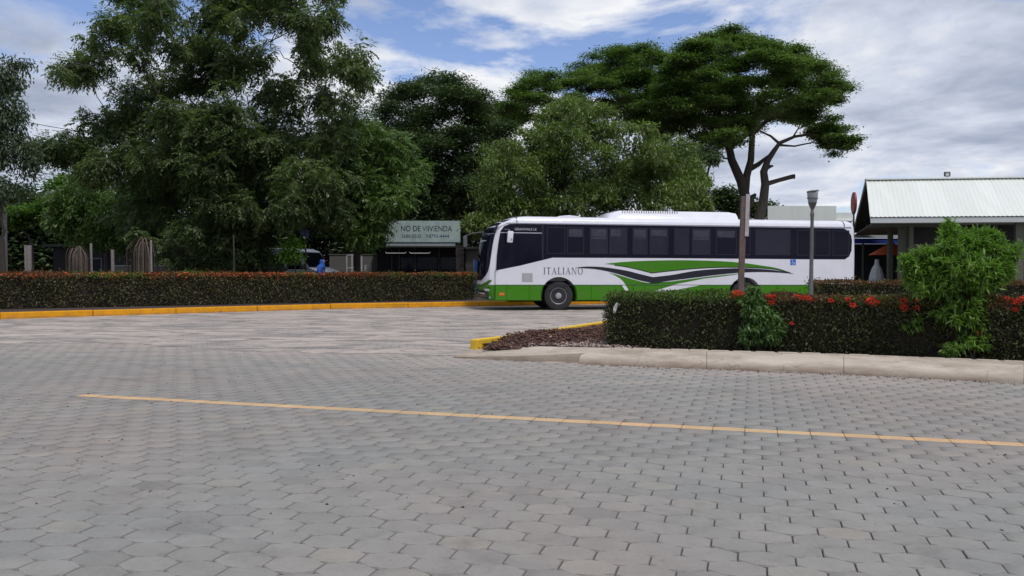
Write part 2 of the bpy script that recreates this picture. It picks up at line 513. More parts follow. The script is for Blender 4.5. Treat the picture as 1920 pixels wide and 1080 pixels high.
def add_splash(m_, z0, z1, colr):
    t = m_.node_tree; p = t.nodes['Principled BSDF']
    src = p.inputs['Base Color'].links[0].from_socket
    g = N(t, 'ShaderNodeNewGeometry'); sp = N(t, 'ShaderNodeSeparateXYZ'); t.links.new(g.outputs['Position'], sp.inputs[0])
    h_ = M('DIVIDE', M('SUBTRACT', z1, sp.outputs[2], t=t), z1 - z0, clamp=True, t=t)
    f_ = M('MULTIPLY', h_, ramp(t, noise_n(t, g.outputs['Position'], 2.5, 7, 0.7), [(0.35, 0.25), (0.6, 1.0)]), t=t)
    x = N(t, 'ShaderNodeMix', data_type='RGBA'); t.links.new(f_, x.inputs[0]); t.links.new(src, x.inputs[6]); x.inputs[7].default_value = (*colr, 1)
    # cracks
    v = N(t, 'ShaderNodeTexVoronoi', feature='DISTANCE_TO_EDGE'); v.inputs['Scale'].default_value = 0.55; nz_ = N(t, 'ShaderNodeTexNoise'); nz_.inputs['Scale'].default_value = 3.0; t.links.new(g.outputs['Position'], nz_.inputs['Vector'])
    vm_ = N(t, 'ShaderNodeVectorMath', operation='MULTIPLY_ADD'); t.links.new(nz_.outputs['Color'], vm_.inputs[0]); vm_.inputs[1].default_value = (0.5, 0.5, 0.5); t.links.new(g.outputs['Position'], vm_.inputs[2])
    t.links.new(vm_.outputs[0], v.inputs['Vector'])
    ck = ramp(t, v.outputs['Distance'], [(0.0, 0.45), (0.008, 0.0)])
    y = N(t, 'ShaderNodeMix', data_type='RGBA'); t.links.new(ck, y.inputs[0]); t.links.new(x.outputs[2], y.inputs[6]); y.inputs[7].default_value = (0.13, 0.10, 0.08, 1)
    t.links.new(y.outputs[2], p.inputs['Base Color'])


add_splash(mt['walk'], 0.0, 0.13, (0.27, 0.20, 0.145))
add_splash(mt['kerb'], 0.0, 0.09, (0.33, 0.17, 0.06))

# dusty driveway: half-buried pavers, streaked with sand
m = bpy.data.materials.new('dusty_driveway'); m.use_nodes = True
t = m.node_tree; p = t.nodes['Principled BSDF']; p.inputs['Roughness'].default_value = 0.9
geo = N(t, 'ShaderNodeNewGeometry')
mp = N(t, 'ShaderNodeMapping'); mp.inputs['Rotation'].default_value = (0, 0, math.radians(-6))
t.links.new(geo.outputs['Position'], mp.inputs[0])
bk = N(t, 'ShaderNodeTexBrick'); bk.inputs['Scale'].default_value = 1.0
bk.inputs['Brick Width'].default_value = 0.286; bk.inputs['Row Height'].default_value = 0.188
bk.inputs['Mortar Size'].default_value = 0.012; bk.inputs['Mortar Smooth'].default_value = 0.4
bk.inputs['Color1'].default_value = (0.27, 0.245, 0.225, 1); bk.inputs['Color2'].default_value = (0.33, 0.295, 0.27, 1)
bk.inputs['Mortar'].default_value = (0.16, 0.14, 0.13, 1)
t.links.new(mp.outputs[0], bk.inputs[0])
mp2 = N(t, 'ShaderNodeMapping'); mp2.inputs['Scale'].default_value = (0.55, 1.15, 1); mp2.inputs['Rotation'].default_value = (0, 0, math.radians(-14))
t.links.new(geo.outputs['Position'], mp2.inputs[0])
d1 = ramp(t, noise_n(t, mp2.outputs[0], 0.7, 7, 0.68, 1.2), [(0.40, 0.0), (0.56, 1.0)])
mxa = N(t, 'ShaderNodeMix', data_type='RGBA'); t.links.new(d1, mxa.inputs[0])
t.links.new(bk.outputs[0], mxa.inputs[6]); mxa.inputs[7].default_value = (0.44, 0.375, 0.325, 1)
mp3 = N(t, 'ShaderNodeMapping'); mp3.inputs['Scale'].default_value = (0.55, 1.5, 1); mp3.inputs['Rotation'].default_value = (0, 0, math.radians(10))
t.links.new(geo.outputs['Position'], mp3.inputs[0])
d2 = ramp(t, noise_n(t, mp3.outputs[0], 1.7, 8, 0.75, 0.8), [(0.50, 0.0), (0.58, 0.85)])
mxb = N(t, 'ShaderNodeMix', data_type='RGBA'); t.links.new(d2, mxb.inputs[0])
t.links.new(mxa.outputs[2], mxb.inputs[6]); mxb.inputs[7].default_value = (0.15, 0.138, 0.128, 1)
t.links.new(mxb.outputs[2], p.inputs['Base Color'])
b = N(t, 'ShaderNodeBump'); b.inputs['Strength'].default_value = 0.5; b.inputs['Distance'].default_value = 0.02
t.links.new(noise_n(t, geo.outputs['Position'], 9, 7, 0.7), b.inputs['Height']); t.links.new(b.outputs[0], p.inputs['Normal'])
mt['drive'] = m


# ------------------------------------------------------------------ ground
def sheet(name, pts, z, material, parent=None):
    me = mesh(name, [(x, y, z) for x, y in pts], [tuple(range(len(pts)))], material)
    bm = bmesh.new(); bm.from_mesh(me)
    for f in bm.faces:
        if f.normal.z < 0: f.normal_flip()
    bm.to_mesh(me); bm.free()
    return tag(obj(name, me, parent), kind='structure' if parent is None else None)


sheet('ground', [(-900, -60), (900, -60), (900, 1500), (-900, 1500)], -0.06, mt['earth'])

# road frame: e1 along the yellow line, e2 away from the camera
A0, A1 = gnd(150, 741), gnd(1920, 833.5)
e1 = (A1 - A0).normalized()
e2 = Vector((-e1.y, e1.x, 0))
RY = math.atan2(e1.y, e1.x)
PL, PW = 0.286, 0.188


def uv(p):
    d = Vector(p) - A0
    return d.dot(e1), d.dot(e2)


def xy(u, v):
    return A0 + e1 * u + e2 * v


KB = [gnd(1085, 683), gnd(1325, 692), gnd(1582, 702), gnd(1920, 719.5)]   # foot of the pavement kerb
V_FAR = uv(gnd(860, 668))[1]           # far edge of the paved road
road = sheet('road', [xy(-70, V_FAR + 1.6)[:2], xy(-70, -60)[:2], xy(80, -60)[:2], xy(80, V_FAR + 1.6)[:2]], -0.016, mt['joint'])
jag = []
for i in range(-400, 401):
    u_ = i * 0.12
    jag.append(xy(u_, V_FAR - 0.15 + 0.9 * noise.noise(Vector((u_ * 0.35, 3.1, 0))) + 0.35 * noise.noise(Vector((u_ * 1.7, 8.1, 0))) + 0.16 * noise.noise(Vector((u_ * 5, 1.1, 0))))[:2])
sheet('driveway', jag + [(60, 38), (-60, 38)], 0.004, mt['drive'])


def paver_poly(ch=0.0):
    """elongated paver with bulging long sides"""
    a = 0.027
    L2, W2 = PL / 2 - 0.0022 - ch * 0.35, PW / 2 - 0.0045 - ch
    xs = [(-L2, -(W2 - a)), (-L2 * 0.56, -(W2 - a) - 0.000), (-L2 * 0.38, -(W2 + a)), (L2 * 0.38, -(W2 + a)), (L2 * 0.56, -(W2 - a)), (L2, -(W2 - a))]
    xs = [(-L2, -(W2 - a)), (-L2 * 0.40, -(W2 + a)), (L2 * 0.40, -(W2 + a)), (L2, -(W2 - a))]
    return xs + [(-x, -y) for x, y in xs]


def paver_arrays(jit=0.0, rect=False):
    def ring(ch, z):
        if rect:
            L2, W2 = PL / 2 - 0.0008 - ch * 0.2, PW / 2 - 0.004 - ch
            P = [(-L2, -W2), (L2, -W2), (L2, W2), (-L2, W2)]
        else:
            P = paver_poly(ch)
        return [(x, y, z) for x, y in P]
    V = ring(0, -0.03) + ring(0, -0.0065) + ring(0.011, 0.0)
    n = len(V) // 3
    Fq = []
    for k in range(2):
        for i in range(n):
            j = (i + 1) % n
            Fq.append((k * n + i, k * n + j, (k + 1) * n + j, (k + 1) * n + i))
    return V, Fq, n


def paver_mesh(name, material, rect=False):
    V, Fq, n = paver_arrays(rect=rect)
    me = mesh(name, V, Fq + [tuple(range(2 * n, 3 * n))], material)
    me.materials.append(mt['edge'])
    for k_, f_ in enumerate(me.polygons): f_.material_index = 1 if k_ < 2 * n else 0
    return me


near_me = [paver_mesh('paver', mt['paver']) for _ in range(1)]
line_me = paver_mesh('paver', mt['line'], rect=True)
Vp, Fq, npv = paver_arrays()
Vp = np.array(Vp)
# candidate pavers
cells = []
for j in range(-30, int(V_FAR / PW) + 8):
    if j == 0: continue                  # the yellow course
    for i in range(-70, 90):
        u = (i + (0.5 if j % 2 else 0.0)) * PL
        v = j * PW
        p_ = xy(u, v)
        if p_.y < 3.2 or p_.y > 24: continue
        px = 960 + p_.x / p_.y * F
        if -160 < px < 2080:
            # nothing under the raised pavement
            s_ = 0
            if p_.x > KB[0].x:
                for a_, b_ in zip(KB[:-1], KB[1:]):
                    if a_.x <= p_.x <= b_.x:
                        s_ = a_.y + (b_.y - a_.y) * (p_.x - a_.x) / (b_.x - a_.x)
                if p_.x > KB[-1].x: s_ = KB[-1].y - (p_.x - KB[-1].x) * 0.40
                if p_.y > s_ + 0.25: continue
            py = 500 + EYE / p_.y * F
            inside = 0 <= px <= 1920 and py < 1085
            cells.append((0 if inside else 1, p_.y, p_, px))
cells.sort(key=lambda c: (c[0], c[1]))
for c_ in cells[:300]:
    o = obj('paver', near_me[0], road)
    o.location = (c_[2].x, c_[2].y, random.uniform(-0.002, 0.002))
    o.rotation_euler = (random.gauss(0, 0.007), random.gauss(0, 0.007), RY + random.gauss(0, 0.004))
rest = cells[300:]
nR = len(rest)
P_ = np.array([[c[2].x, c[2].y, 0] for c in rest])
ang = RY + rng.normal(0, 0.004, nR)
ca, sa = np.cos(ang)[:, None], np.sin(ang)[:, None]
VX = Vp[None, :, 0] * ca - Vp[None, :, 1] * sa + P_[:, 0:1]
VY = Vp[None, :, 0] * sa + Vp[None, :, 1] * ca + P_[:, 1:2]
tx, ty = rng.normal(0, 0.007, (nR, 1)), rng.normal(0, 0.007, (nR, 1))
VZ = Vp[None, :, 2] + rng.uniform(-0.0015, 0.0015, (nR, 1)) + Vp[None, :, 0] * tx + Vp[None, :, 1] * ty
VV = np.stack([VX, VY, VZ], -1).reshape(-1, 3)
nvp = len(Vp)
# side quads + a top of three quads (8-gon split)
top = [2 * npv + k for k in range(8)]
tops = [(top[0], top[1], top[6], top[7]), (top[1], top[2], top[5], top[6]), (top[2], top[3], top[4], top[5])]
FQ = np.array(Fq + tops)
FF = (FQ[None] + (np.arange(nR) * nvp)[:, None, None]).reshape(-1, 4)
far_p = obj('paving', mesh('paving', VV, FF, mt['paver']), road)
far_p.data.materials.append(mt['edge'])
far_p.data.polygons.foreach_set('material_index', np.tile(np.array([1] * len(Fq) + [0] * len(tops), dtype=np.int32), nR))
tag(far_p, kind='stuff')
# the yellow painted course of straight blocks
k0 = 0
k1 = int(((A1 - A0).length + 1.2) / PL)
for i in range(k0, k1):
    p_ = xy((i + 0.5) * PL, 0)
    o = obj('line_block', line_me, road, (p_.x, p_.y, random.uniform(-0.001, 0.0015)))
    o.rotation_euler = (0, 0, RY + random.gauss(0, 0.006))


plain_me = paver_mesh('straight_paver', mt['paver'], rect=True)
for i in range(-14, 0):
    p_ = xy((i + 0.5) * PL, 0)
    o = obj('straight_paver', plain_me, road, (p_.x, p_.y, random.uniform(-0.001, 0.0015)))
    o.rotation_euler = (0, 0, RY)

# ------------------------------------------------------------------ kerbs, island and pavement
def strip(name, pts, w, z0, z1, material, kind='structure', parent=None, bevel=0.02, seglen=2.4, piece='kerb_stone', gap=0.012):
    """kerb of separate stones along a polyline; w to the left of travel"""
    root = parent or tag(empty(name), kind=kind)
    for a, b_ in zip(pts[:-1], pts[1:]):
        a, b_ = Vector((a[0], a[1], 0)), Vector((b_[0], b_[1], 0))
        Ln = (b_ - a).length
        k = max(1, round(Ln / seglen)); d = (b_ - a).normalized(); n = Vector((-d.y, d.x, 0))
        for i in range(k):
            s0, s1 = Ln * i / k + gap / 2, Ln * (i + 1) / k - gap / 2
            o = MB().box(s0, s1, 0, w, z0, z1).build(piece, material, root, bevel=bevel, seg=2)
            o.location = (a.x, a.y, random.uniform(-0.006, 0.006))
            o.rotation_euler = (0, 0, math.atan2(d.y, d.x) + random.gauss(0, 0.002))
    return root


KL = [gnd(-260, 611), gnd(0, 599), gnd(330, 588.5), gnd(620, 580), gnd(900, 574.5), gnd(1060, 572)]
KLx = [(p_.x, p_.y) for p_ in KL] + [(9.0, 36.5), (24.0, 40.0)]
strip('kerb', KLx, 0.15, -0.05, 0.19, mt['kerb'])
sheet('planting_bed', KLx + [(30, 52), (-40, 52), (-40, KLx[0][1])], 0.12, mt['soil'])

# island with mulch: yellow kerb along its far side
I0 = gnd(881, 655)
IK = [(I0.x, I0.y), (gnd(945, 629, 0.18).x, gnd(945, 629, 0.18).y), (gnd(1130, 601.5, 0.18).x, gnd(1130, 601.5, 0.18).y), (7.5, 24.3), (22, 27.5)]
ikr = strip('kerb', [IK[0], IK[1], IK[2], IK[3], IK[4]][::-1], 0.15, -0.05, 0.18, mt['kerb2'], seglen=1.4)
PB = [gnd(1148, 652, 0.15), gnd(1500, 661, 0.15), gnd(1920, 677, 0.15), gnd(2300, 695, 0.15)]
isl = [IK[0], IK[1], IK[2], IK[3], IK[4], (22, 6), (PB[-1].x, PB[-1].y), (PB[2].x, PB[2].y), (PB[1].x, PB[1].y), (PB[0].x, PB[0].y)]
isl[0] = (I0.x + 0.14, I0.y + 0.12)
sheet('island_soil', isl, 0.10, mt['soil'])

# raised pavement with rounded nose, in long slabs, ending in a ramp on the left
walk = tag(empty('sidewalk'), kind='structure')
kf = [Vector((q.x, q.y, 0)) for q in KB] + [gnd(2300, 741)]
kb = [Vector((PB[0].x, PB[0].y, 0)), Vector((gnd(1325, 656.5, .15).x, gnd(1325, 656.5, .15).y, 0)),
      Vector((gnd(1582, 664, .15).x, gnd(1582, 664, .15).y, 0)), Vector((PB[2].x, PB[2].y, 0)), Vector((PB[3].x, PB[3].y, 0))]
for i in range(len(kf) - 1):
    a, b_, c_, d_ = kf[i], kf[i + 1], kb[i + 1], kb[i]
    V = []
    for (f_, k_) in ((a, d_), (b_, c_)):
        for s_, z in ((0.0, -0.05), (0.0, 0.02), (0.012, 0.085), (0.045, 0.125), (0.10, 0.146), (0.2, 0.152), (0.6, 0.152), (1.0, 0.15), (1.0, -0.05)):
            q = f_.lerp(k_, s_); V.append((q.x, q.y, z))
    n_ = 9
    # shrink slightly for the joint
    V = np.array(V); A_, B_ = V[:n_], V[n_:]
    dA = (B_ - A_); Ln = np.linalg.norm(dA, axis=1, keepdims=True)
    A2, B2 = A_ + dA / Ln * 0.003, B_ - dA / Ln * 0.003
    rows = []
    ns = 10
    for s_ in range(ns + 1):
        R_ = A2 + (B2 - A2) * s_ / ns
        if 0 < s_ < ns:
            R_ = R_ + rng.normal(0, 0.006, R_.shape) * np.array([1, 1, 0.4])
        rows.append(R_)
    VV_ = np.concatenate(rows)
    Fs = [(s_ * n_ + k, s_ * n_ + k + 1, (s_ + 1) * n_ + k + 1, (s_ + 1) * n_ + k) for s_ in range(ns) for k in range(n_ - 1)]
    Fs += [tuple(range(n_)), tuple(range(ns * n_ + n_ - 1, ns * n_ - 1, -1))]
    me = mesh('slab', VV_, Fs, mt['walk'])
    bm = bmesh.new(); bm.from_mesh(me); bmesh.ops.recalc_face_normals(bm, faces=bm.faces); bm.to_mesh(me); bm.free()
    me.polygons.foreach_set('use_smooth', np.ones(len(me.polygons), dtype=bool)); me.set_sharp_from_angle(angle=math.radians(60))
    obj('slab', me, walk)
# course of small blocks along the back of the pavement
bm_ = MB().box(-0.148, 0.148, -0.11, 0.11, -0.05, 0.0).me('edge_block', mt['walk'], bevel=0.012, seg=1)
for a, b2 in zip(kb[:-1], kb[1:]):
    Ln = (b2 - a).length; d = (b2 - a).normalized(); nn_ = int(Ln / 0.305)
    for k in range(nn_):
        q = a + d * (k + 0.5) * Ln / nn_
        o = obj('edge_block', bm_, walk, (q.x, q.y - 0.13, 0.158 + random.uniform(-0.004, 0.006)))
        o.rotation_euler = (0, 0, math.atan2(d.y, d.x) + random.gauss(0, 0.015))
# ramped end: top slopes down to the driveway, its front face shows under a thin lip
R = [gnd(850, 671), gnd(960, 669.5, 0.06), gnd(1100, 662, 0.15), gnd(1148, 652, 0.15), gnd(1010, 650, .12), gnd(886, 656.5, 0.03)]
zt = [0.012, 0.075, 0.15, 0.15, 0.125, 0.04]
V = [(q.x, q.y, z) for q, z in zip(R, zt)] + [(q.x, q.y, -0.05) for q in R]
n_ = 6
me = mesh('ramp', V, [tuple(range(n_)), tuple(range(2 * n_ - 1, n_ - 1, -1))] + [(i, i + n_, (i + 1) % n_ + n_, (i + 1) % n_) for i in range(n_)], mt['walk'])
bm = bmesh.new(); bm.from_mesh(me); bmesh.ops.recalc_face_normals(bm, faces=bm.faces); bm.to_mesh(me); bm.free()
obj('ramp', me, walk)



# ------------------------------------------------------------------ scattered chips
def scatter_chips(name, pts, sizes, material, label=None):
    V = []; Fc = []
    pts = np.asarray(pts)
    n = len(pts)
    base = np.array([(1, 0, 0), (0, 1, 0), (-1, 0, 0), (0, -1, 0), (0, 0, 1), (0, 0, -1)], float)
    tri = np.array([(0, 1, 4), (1, 2, 4), (2, 3, 4), (3, 0, 4), (1, 0, 5), (2, 1, 5), (3, 2, 5), (0, 3, 5)])
    sc = sizes[:, None, None] * rng.uniform(0.4, 1.2, (n, 1, 3)) * np.array([1.3, 0.9, 0.5])
    q = base[None] * sc
    a = rng.uniform(0, 2 * PI, n); ca, sa = np.cos(a)[:, None], np.sin(a)[:, None]
    x = q[..., 0] * ca - q[..., 1] * sa; y = q[..., 0] * sa + q[..., 1] * ca
    tl = rng.normal(0, 0.5, (n, 1))
    z = q[..., 2] + x * tl
    VV = np.stack([x, y, z], -1) + pts[:, None, :] + rng.normal(0, 0.15, (n, 6, 3)) * sizes[:, None, None]
    FF = (tri[None] + (np.arange(n) * 6)[:, None, None]).reshape(-1, 3)
    return obj(name, mesh(name, VV.reshape(-1, 3), FF, material))


def in_poly(p, poly):
    x, y = p[0], p[1]; c = False
    for i in range(len(poly)):
        x0, y0 = poly[i]; x1, y1 = poly[i - 1]
        if (y0 > y) != (y1 > y) and x < (x1 - x0) * (y - y0) / (y1 - y0) + x0: c = not c
    return c


mul_poly = [(gnd(893, 655, .1).x, gnd(893, 655, .1).y), (gnd(946, 632, .18).x, gnd(946, 632, .18).y), (gnd(1135, 602, .16).x, gnd(1135, 602, .16).y),
            (4.2, 20.0), (4.0, 15.2), (gnd(1148, 652, .13).x, gnd(1148, 652, .13).y), (gnd(1040, 651, .1).x, gnd(1040, 651, .1).y)]


def mound(x, y):
    cx, cy = 1.5, 17.0
    ax = ((x - cx) * 0.85 + (y - cy) * 0.52); ay = (-(x - cx) * 0.52 + (y - cy) * 0.85)
    return 0.11 + 0.13 * max(0, 1 - (ax / 3.6) ** 2 - (ay / 1.1) ** 2)


pts = []
while len(pts) < 9000:
    x, y = rng.uniform(-1, 4.3), rng.uniform(13.5, 21.5)
    if in_poly((x, y), mul_poly): pts.append((x, y, mound(x, y) + rng.uniform(-0.03, 0.03)))
o = scatter_chips('mulch', pts, rng.uniform(0.018, 0.05, len(pts)), mt['mulch']); tag(o, kind='stuff')
pts = []
while len(pts) < 700:
    x, y = rng.normal(1.6, 0.6), rng.normal(14.9, 0.35)
    if in_poly((x, y), mul_poly): pts.append((x, y, mound(x, y) + 0.02))
o = scatter_chips('pebbles', pts, rng.uniform(0.015, 0.045, len(pts)), mt['pebble']); tag(o, kind='stuff')
# mound body
gx = np.linspace(-0.8, 4.2, 40); gy = np.linspace(14, 21, 46)
V = [(x, y, (mound(x, y) - 0.02) if in_poly((x, y), mul_poly) else 0.04) for y in gy for x in gx]
Fc = [(j * 40 + i, j * 40 + i + 1, (j + 1) * 40 + i + 1, (j + 1) * 40 + i) for j in range(45) for i in range(39)
      if all(in_poly((V[k][0], V[k][1]), mul_poly) for k in (j * 40 + i, j * 40 + i + 1, (j + 1) * 40 + i + 1, (j + 1) * 40 + i))]
tag(obj('soil_mound', mesh('soil_mound', V, Fc, mt['mulch'], True)), kind='structure')


# ------------------------------------------------------------------ foliage
def norm(a):
    return a / np.maximum(np.linalg.norm(a, axis=-1, keepdims=True), 1e-9)


def leaves(base, d, side, ln, wd):
    """rhombic leaves; base,d,side (n,3), ln,wd (n,)"""
    ln = ln[:, None]; wd = wd[:, None]
    v0 = base
    v1 = base + d * ln * 0.45 + side * wd * 0.5
    v2 = base + d * ln
    v2 = v2 + np.array([0, 0, -0.12]) * ln
    v3 = base + d * ln * 0.45 - side * wd * 0.5
    V = np.stack([v0, v1, v2, v3], 1).reshape(-1, 3)
    Fc = np.arange(len(base) * 4).reshape(-1, 4)
    return V, Fc


def shoots_pinnate(P, O, nr=6, npair=5, rl=0.45, ll=0.2, lw=0.055, droop=0.45):
    n = len(P)
    R_ = norm(O[:, None, :] * 0.5 + rng.normal(0, 0.55, (n, nr, 3)) + np.array([0, 0, -droop]))
    up = norm(rng.normal(0, 0.3, (n, nr, 3)) + np.array([0, 0, 1.0]))
    sd = norm(np.cross(R_, up))
    tt = np.linspace(0.25, 1.0, npair)
    L_ = rl * rng.uniform(0.7, 1.2, (n, nr, 1, 1))
    base = P[:, None, None, :] + R_[:, :, None, :] * tt[None, None, :, None] * L_ + np.array([0, 0, -0.25]) * (tt ** 2)[None, None, :, None] * L_
    res = []
    for sg in (-1, 1):
        d = norm(R_[:, :, None, :] * 0.45 + sg * sd[:, :, None, :] * 0.9 + np.array([0, 0, -0.35]) + rng.normal(0, 0.12, base.shape))
        s2 = norm(np.cross(d, up[:, :, None, :] + rng.normal(0, 0.25, base.shape)))
        k = base.reshape(-1, 3).shape[0]
        res.append((base.reshape(-1, 3), d.reshape(-1, 3), s2.reshape(-1, 3), ll * rng.uniform(0.7, 1.2, k), lw * rng.uniform(0.8, 1.3, k)))
    return [np.concatenate([a, b_]) for a, b_ in zip(*res)]


def shoots_flat(P, O, n_=42, r=0.6, th=0.12, ll=0.17, lw=0.12):
    n = len(P)
    q = rng.normal(0, 0.5, (n, n_, 3)) * np.array([r, r, th])
    base = P[:, None, :] + q
    d = norm(rng.normal(0, 1, (n, n_, 3)) * np.array([1, 1, 0.25]))
    up = norm(rng.normal(0, 0.35, (n, n_, 3)) + np.array([0, 0, 1]))
    s = norm(np.cross(d, up)); k = n * n_
    return base.reshape(-1, 3), d.reshape(-1, 3), s.reshape(-1, 3), ll * rng.uniform(0.7, 1.3, k), lw * rng.uniform(0.7, 1.2, k)


def shoots_whorl(P, O, n_=24, ll=0.28, lw=0.08, spread=0.28, droop=0.3):
    n = len(P)
    base = P[:, None, :] + rng.normal(0, spread * 0.6, (n, n_, 3)) * np.array([1, 1, 0.7])
    d = norm(O[:, None, :] * 0.6 + rng.normal(0, 0.7, (n, n_, 3)) + np.array([0, 0, -droop]))
    up = norm(rng.normal(0, 0.4, (n, n_, 3)) + np.array([0, 0, 1]))
    s = norm(np.cross(d, up)); k = n * n_
    return base.reshape(-1, 3), d.reshape(-1, 3), s.reshape(-1, 3), ll * rng.uniform(0.6, 1.25, k), lw * rng.uniform(0.7, 1.3, k)


def sample_blobs(blobs, D, n, shell=0.5, noise_cut=0.0, nscale=0.5, flat=False, bottom=1.0):
    """blobs in photo pixels at distance D: (px, py, rx, ry[, depth offset])"""
    w = np.array([b_[2] * b_[3] + 0.3 * (b_[2] + b_[3]) * 20 for b_ in blobs], float); w /= w.sum()
    P = []; O = []; idx = []
    k = rng.choice(len(blobs), n * 2, p=w)
    for i in k:
        b_ = blobs[i]
        Dd = D + (b_[4] if len(b_) > 4 else 0)
        c = at(b_[0], b_[1], Dd)
        rx, rz = b_[2] * Dd / F, b_[3] * Dd / F
        ry = rx * (0.8 if not flat else 0.9)
        o = rng.normal(0, 1, 3); o /= np.linalg.norm(o)
        if o[2] < -0.3 and rng.random() > bottom: continue
        r = shell + (1 - shell) * rng.random() ** 0.6
        bump_ = 0.86 + 0.28 * noise.noise(Vector((c.x + o[0] * 1.7, c.y + o[1] * 1.7, c.z + o[2] * 1.7)) * 1.1) * 1.6
        q = np.array(c) + o * np.array([rx, ry, rz]) * r * bump_
        if noise_cut and noise.noise(Vector(q) * nscale) < noise_cut - 0.5: continue
        if q[2] < (0.5 if D > 20 else 0.14): continue
        P.append(q); O.append(norm(o / np.array([rx, ry, rz]))); idx.append(i)
        if len(P) >= n: break
    return np.array(P), np.array(O), np.array(idx)


def limb_points(a, b_, k=5, sag=0.0, wob=0.06):
    a, b_ = Vector(a), Vector(b_)
    Ln = (b_ - a).length
    pts = []
    for i in range(k + 1):
        s_ = i / k
        q = a.lerp(b_, s_)
        q.z += sag * Ln * math.sin(PI * s_)
        if 0 < i < k: q += Vector(rng.normal(0, wob * Ln / k * 1.5, 3))
        pts.append(q)
    return pts


def tree(name, label, D, blobs, n, style, leafm, trunk_px, base_z=0.1, trunk_r=0.3, fork=None, polylines=(), barkm='bark', group=None,
         cat='tree', sub=6, branches=True, cut=0.0, nscale=0.5, shell=0.5, flat=False, bottom=1.0, **kw):
    root = None
    bx = at(trunk_px, 540, D).x
    root = empty(name, (bx, D, base_z), 0, label, cat, group)
    off = Vector((bx, D, base_z))
    P, O, idx = sample_blobs(blobs, D, n, shell, cut, nscale, flat, bottom)
    arr = style(P, O, **kw)
    V, Fc = leaves(*arr)
    V = V - np.array(off)
    crown = obj('crown', mesh('crown', V, Fc, leafm), root)
    tb = MB()
    lb = MB()
    fz = fork if fork else base_z + 2.2
    f0 = Vector((bx, D, fz)) - off
    if not polylines:
        tb.tube([(0, 0, -0.15), (0.0, 0, 0.15), (0.04, 0, (fz - base_z) * 0.5), f0], [trunk_r * 1.7, trunk_r * 1.15, trunk_r, trunk_r * 0.9], 10)
    for pl in polylines:
        tb.tube([at(x, y, D + (dd[0] if dd else 0)) - off for x, y, r, *dd in pl], [r * (0.84 if flat else 1.0) for x, y, r, *dd in pl], 9)
    if branches:
        # grow outwards: every clump hangs on the nearest wood already there
        nodes = [(f0, trunk_r * 0.8)] if not polylines else []
        for pl in polylines:
            for x, y, r_, *dd in pl[len(pl) // 2:]:
                nodes.append((at(x, y, D) - off, r_))
        cs = []
        for i, b_ in enumerate(blobs):
            Dd = D + (b_[4] if len(b_) > 4 else 0)
            cs.append((i, at(b_[0], b_[1], Dd) - off, b_[3] * Dd / F))
        cs.sort(key=lambda c: (c[1] - nodes[0][0]).length)
        for i, c, hh in cs:
            tgt = c + Vector((0, 0, -0.2 * hh))
            st, rs = min(nodes, key=lambda n_: (n_[0] - tgt).length * (1.25 if n_[0].z > tgt.z + 0.3 else 1.0) + 0.10 * (n_[0] - nodes[0][0]).length)
            Lb = (tgt - st).length
            r0 = max(0.022, min(rs * 0.74, 0.03 * Lb + 0.02))
            pts = limb_points(st, tgt, 6, 0.06 if not flat else -0.03, 0.13)
            rr_ = list(np.linspace(r0, r0 * 0.55, len(pts)))
            lb.tube(pts, rr_, 6)
            nodes += [(pts[k_], rr_[k_]) for k_ in (2, 4, 6)]
            sel = P[idx == i]
            if len(sel):
                for q in sel[rng.choice(len(sel), min(sub, len(sel)), replace=False)]:
                    j = rng.integers(3, len(pts))
                    pp = limb_points(pts[j], Vector(q) - off, 3, 0.04, 0.12)
                    lb.tube(pp, [0.03, 0.022, 0.015, 0.007], 4, cap=False)
    tb.build('trunk', mt[barkm], root, smooth=True)
    if lb.V: lb.build('limbs', mt[barkm], root, smooth=True)['kind'] = 'stuff'
    return root


def poly_blobs(poly, n, rx, ry, depth, edge=None, top_bias=0.0):
    """many small foliage plates or clumps spread through a crown outline"""
    xs = [p_[0] for p_ in poly]; ys = [p_[1] for p_ in poly]
    res = []
    while len(res) < n:
        x, y = rng.uniform(min(xs), max(xs)), rng.uniform(min(ys), max(ys))
        if not in_poly((x, y), poly): continue
        f_ = (y - min(ys)) / (max(ys) - min(ys))
        if rng.random() < top_bias * f_: continue
        # keep them apart
        if any(abs(x - a[0]) < rx * 0.45 and abs(y - a[1]) < ry * 0.45 for a in res) and rng.random() < 0.8: continue
        k_ = rng.uniform(0.6, 1.35)
        res.append((x, y, rx * k_, ry * k_ * rng.uniform(0.8, 1.2), rng.uniform(-depth, depth)))
    return res


# big tree on the left
up_ = [(110, 118), (175, 98), (200, 40), (225, -60), (640, -60), (640, 30), (672, 45), (655, 80), (700, 105), (680, 150), (670, 215), (560, 260), (300, 250), (250, 215), (215, 240), (120, 215), (150, 190), (215, 165), (200, 145), (120, 135)]
lo_ = [(250, 220), (380, 200), (660, 215), (640, 330), (620, 420), (535, 425), (500, 478), (380, 485), (300, 485), (215, 445), (250, 350), (215, 320), (130, 310), (80, 275), (110, 262), (200, 285)]
A_bl = poly_blobs(up_, 125, 33, 23, 3.2) + poly_blobs(lo_, 90, 50, 32, 3.0) + [(95, 268, 26, 12, -1), (150, 280, 40, 16, -1), (165, 320, 34, 18, -1), (190, 225, 50, 24, 0), (150, 115, 40, 14, 0)]
tree('neem_tree', 'very large loose-crowned tree filling the upper left behind the yellow kerb', 38, A_bl, 6900, shoots_pinnate, mt['neem'], 465,
     trunk_r=0.36, fork=3.2, sub=3, shell=0.25, cut=0.36, nscale=1.1, nr=4, npair=5, rl=0.5, ll=0.20, lw=0.064)
a2_ = [(690, 225), (750, 250), (775, 310), (790, 352), (770, 366), (722, 382), (705, 430), (665, 445), (610, 400), (600, 260)]
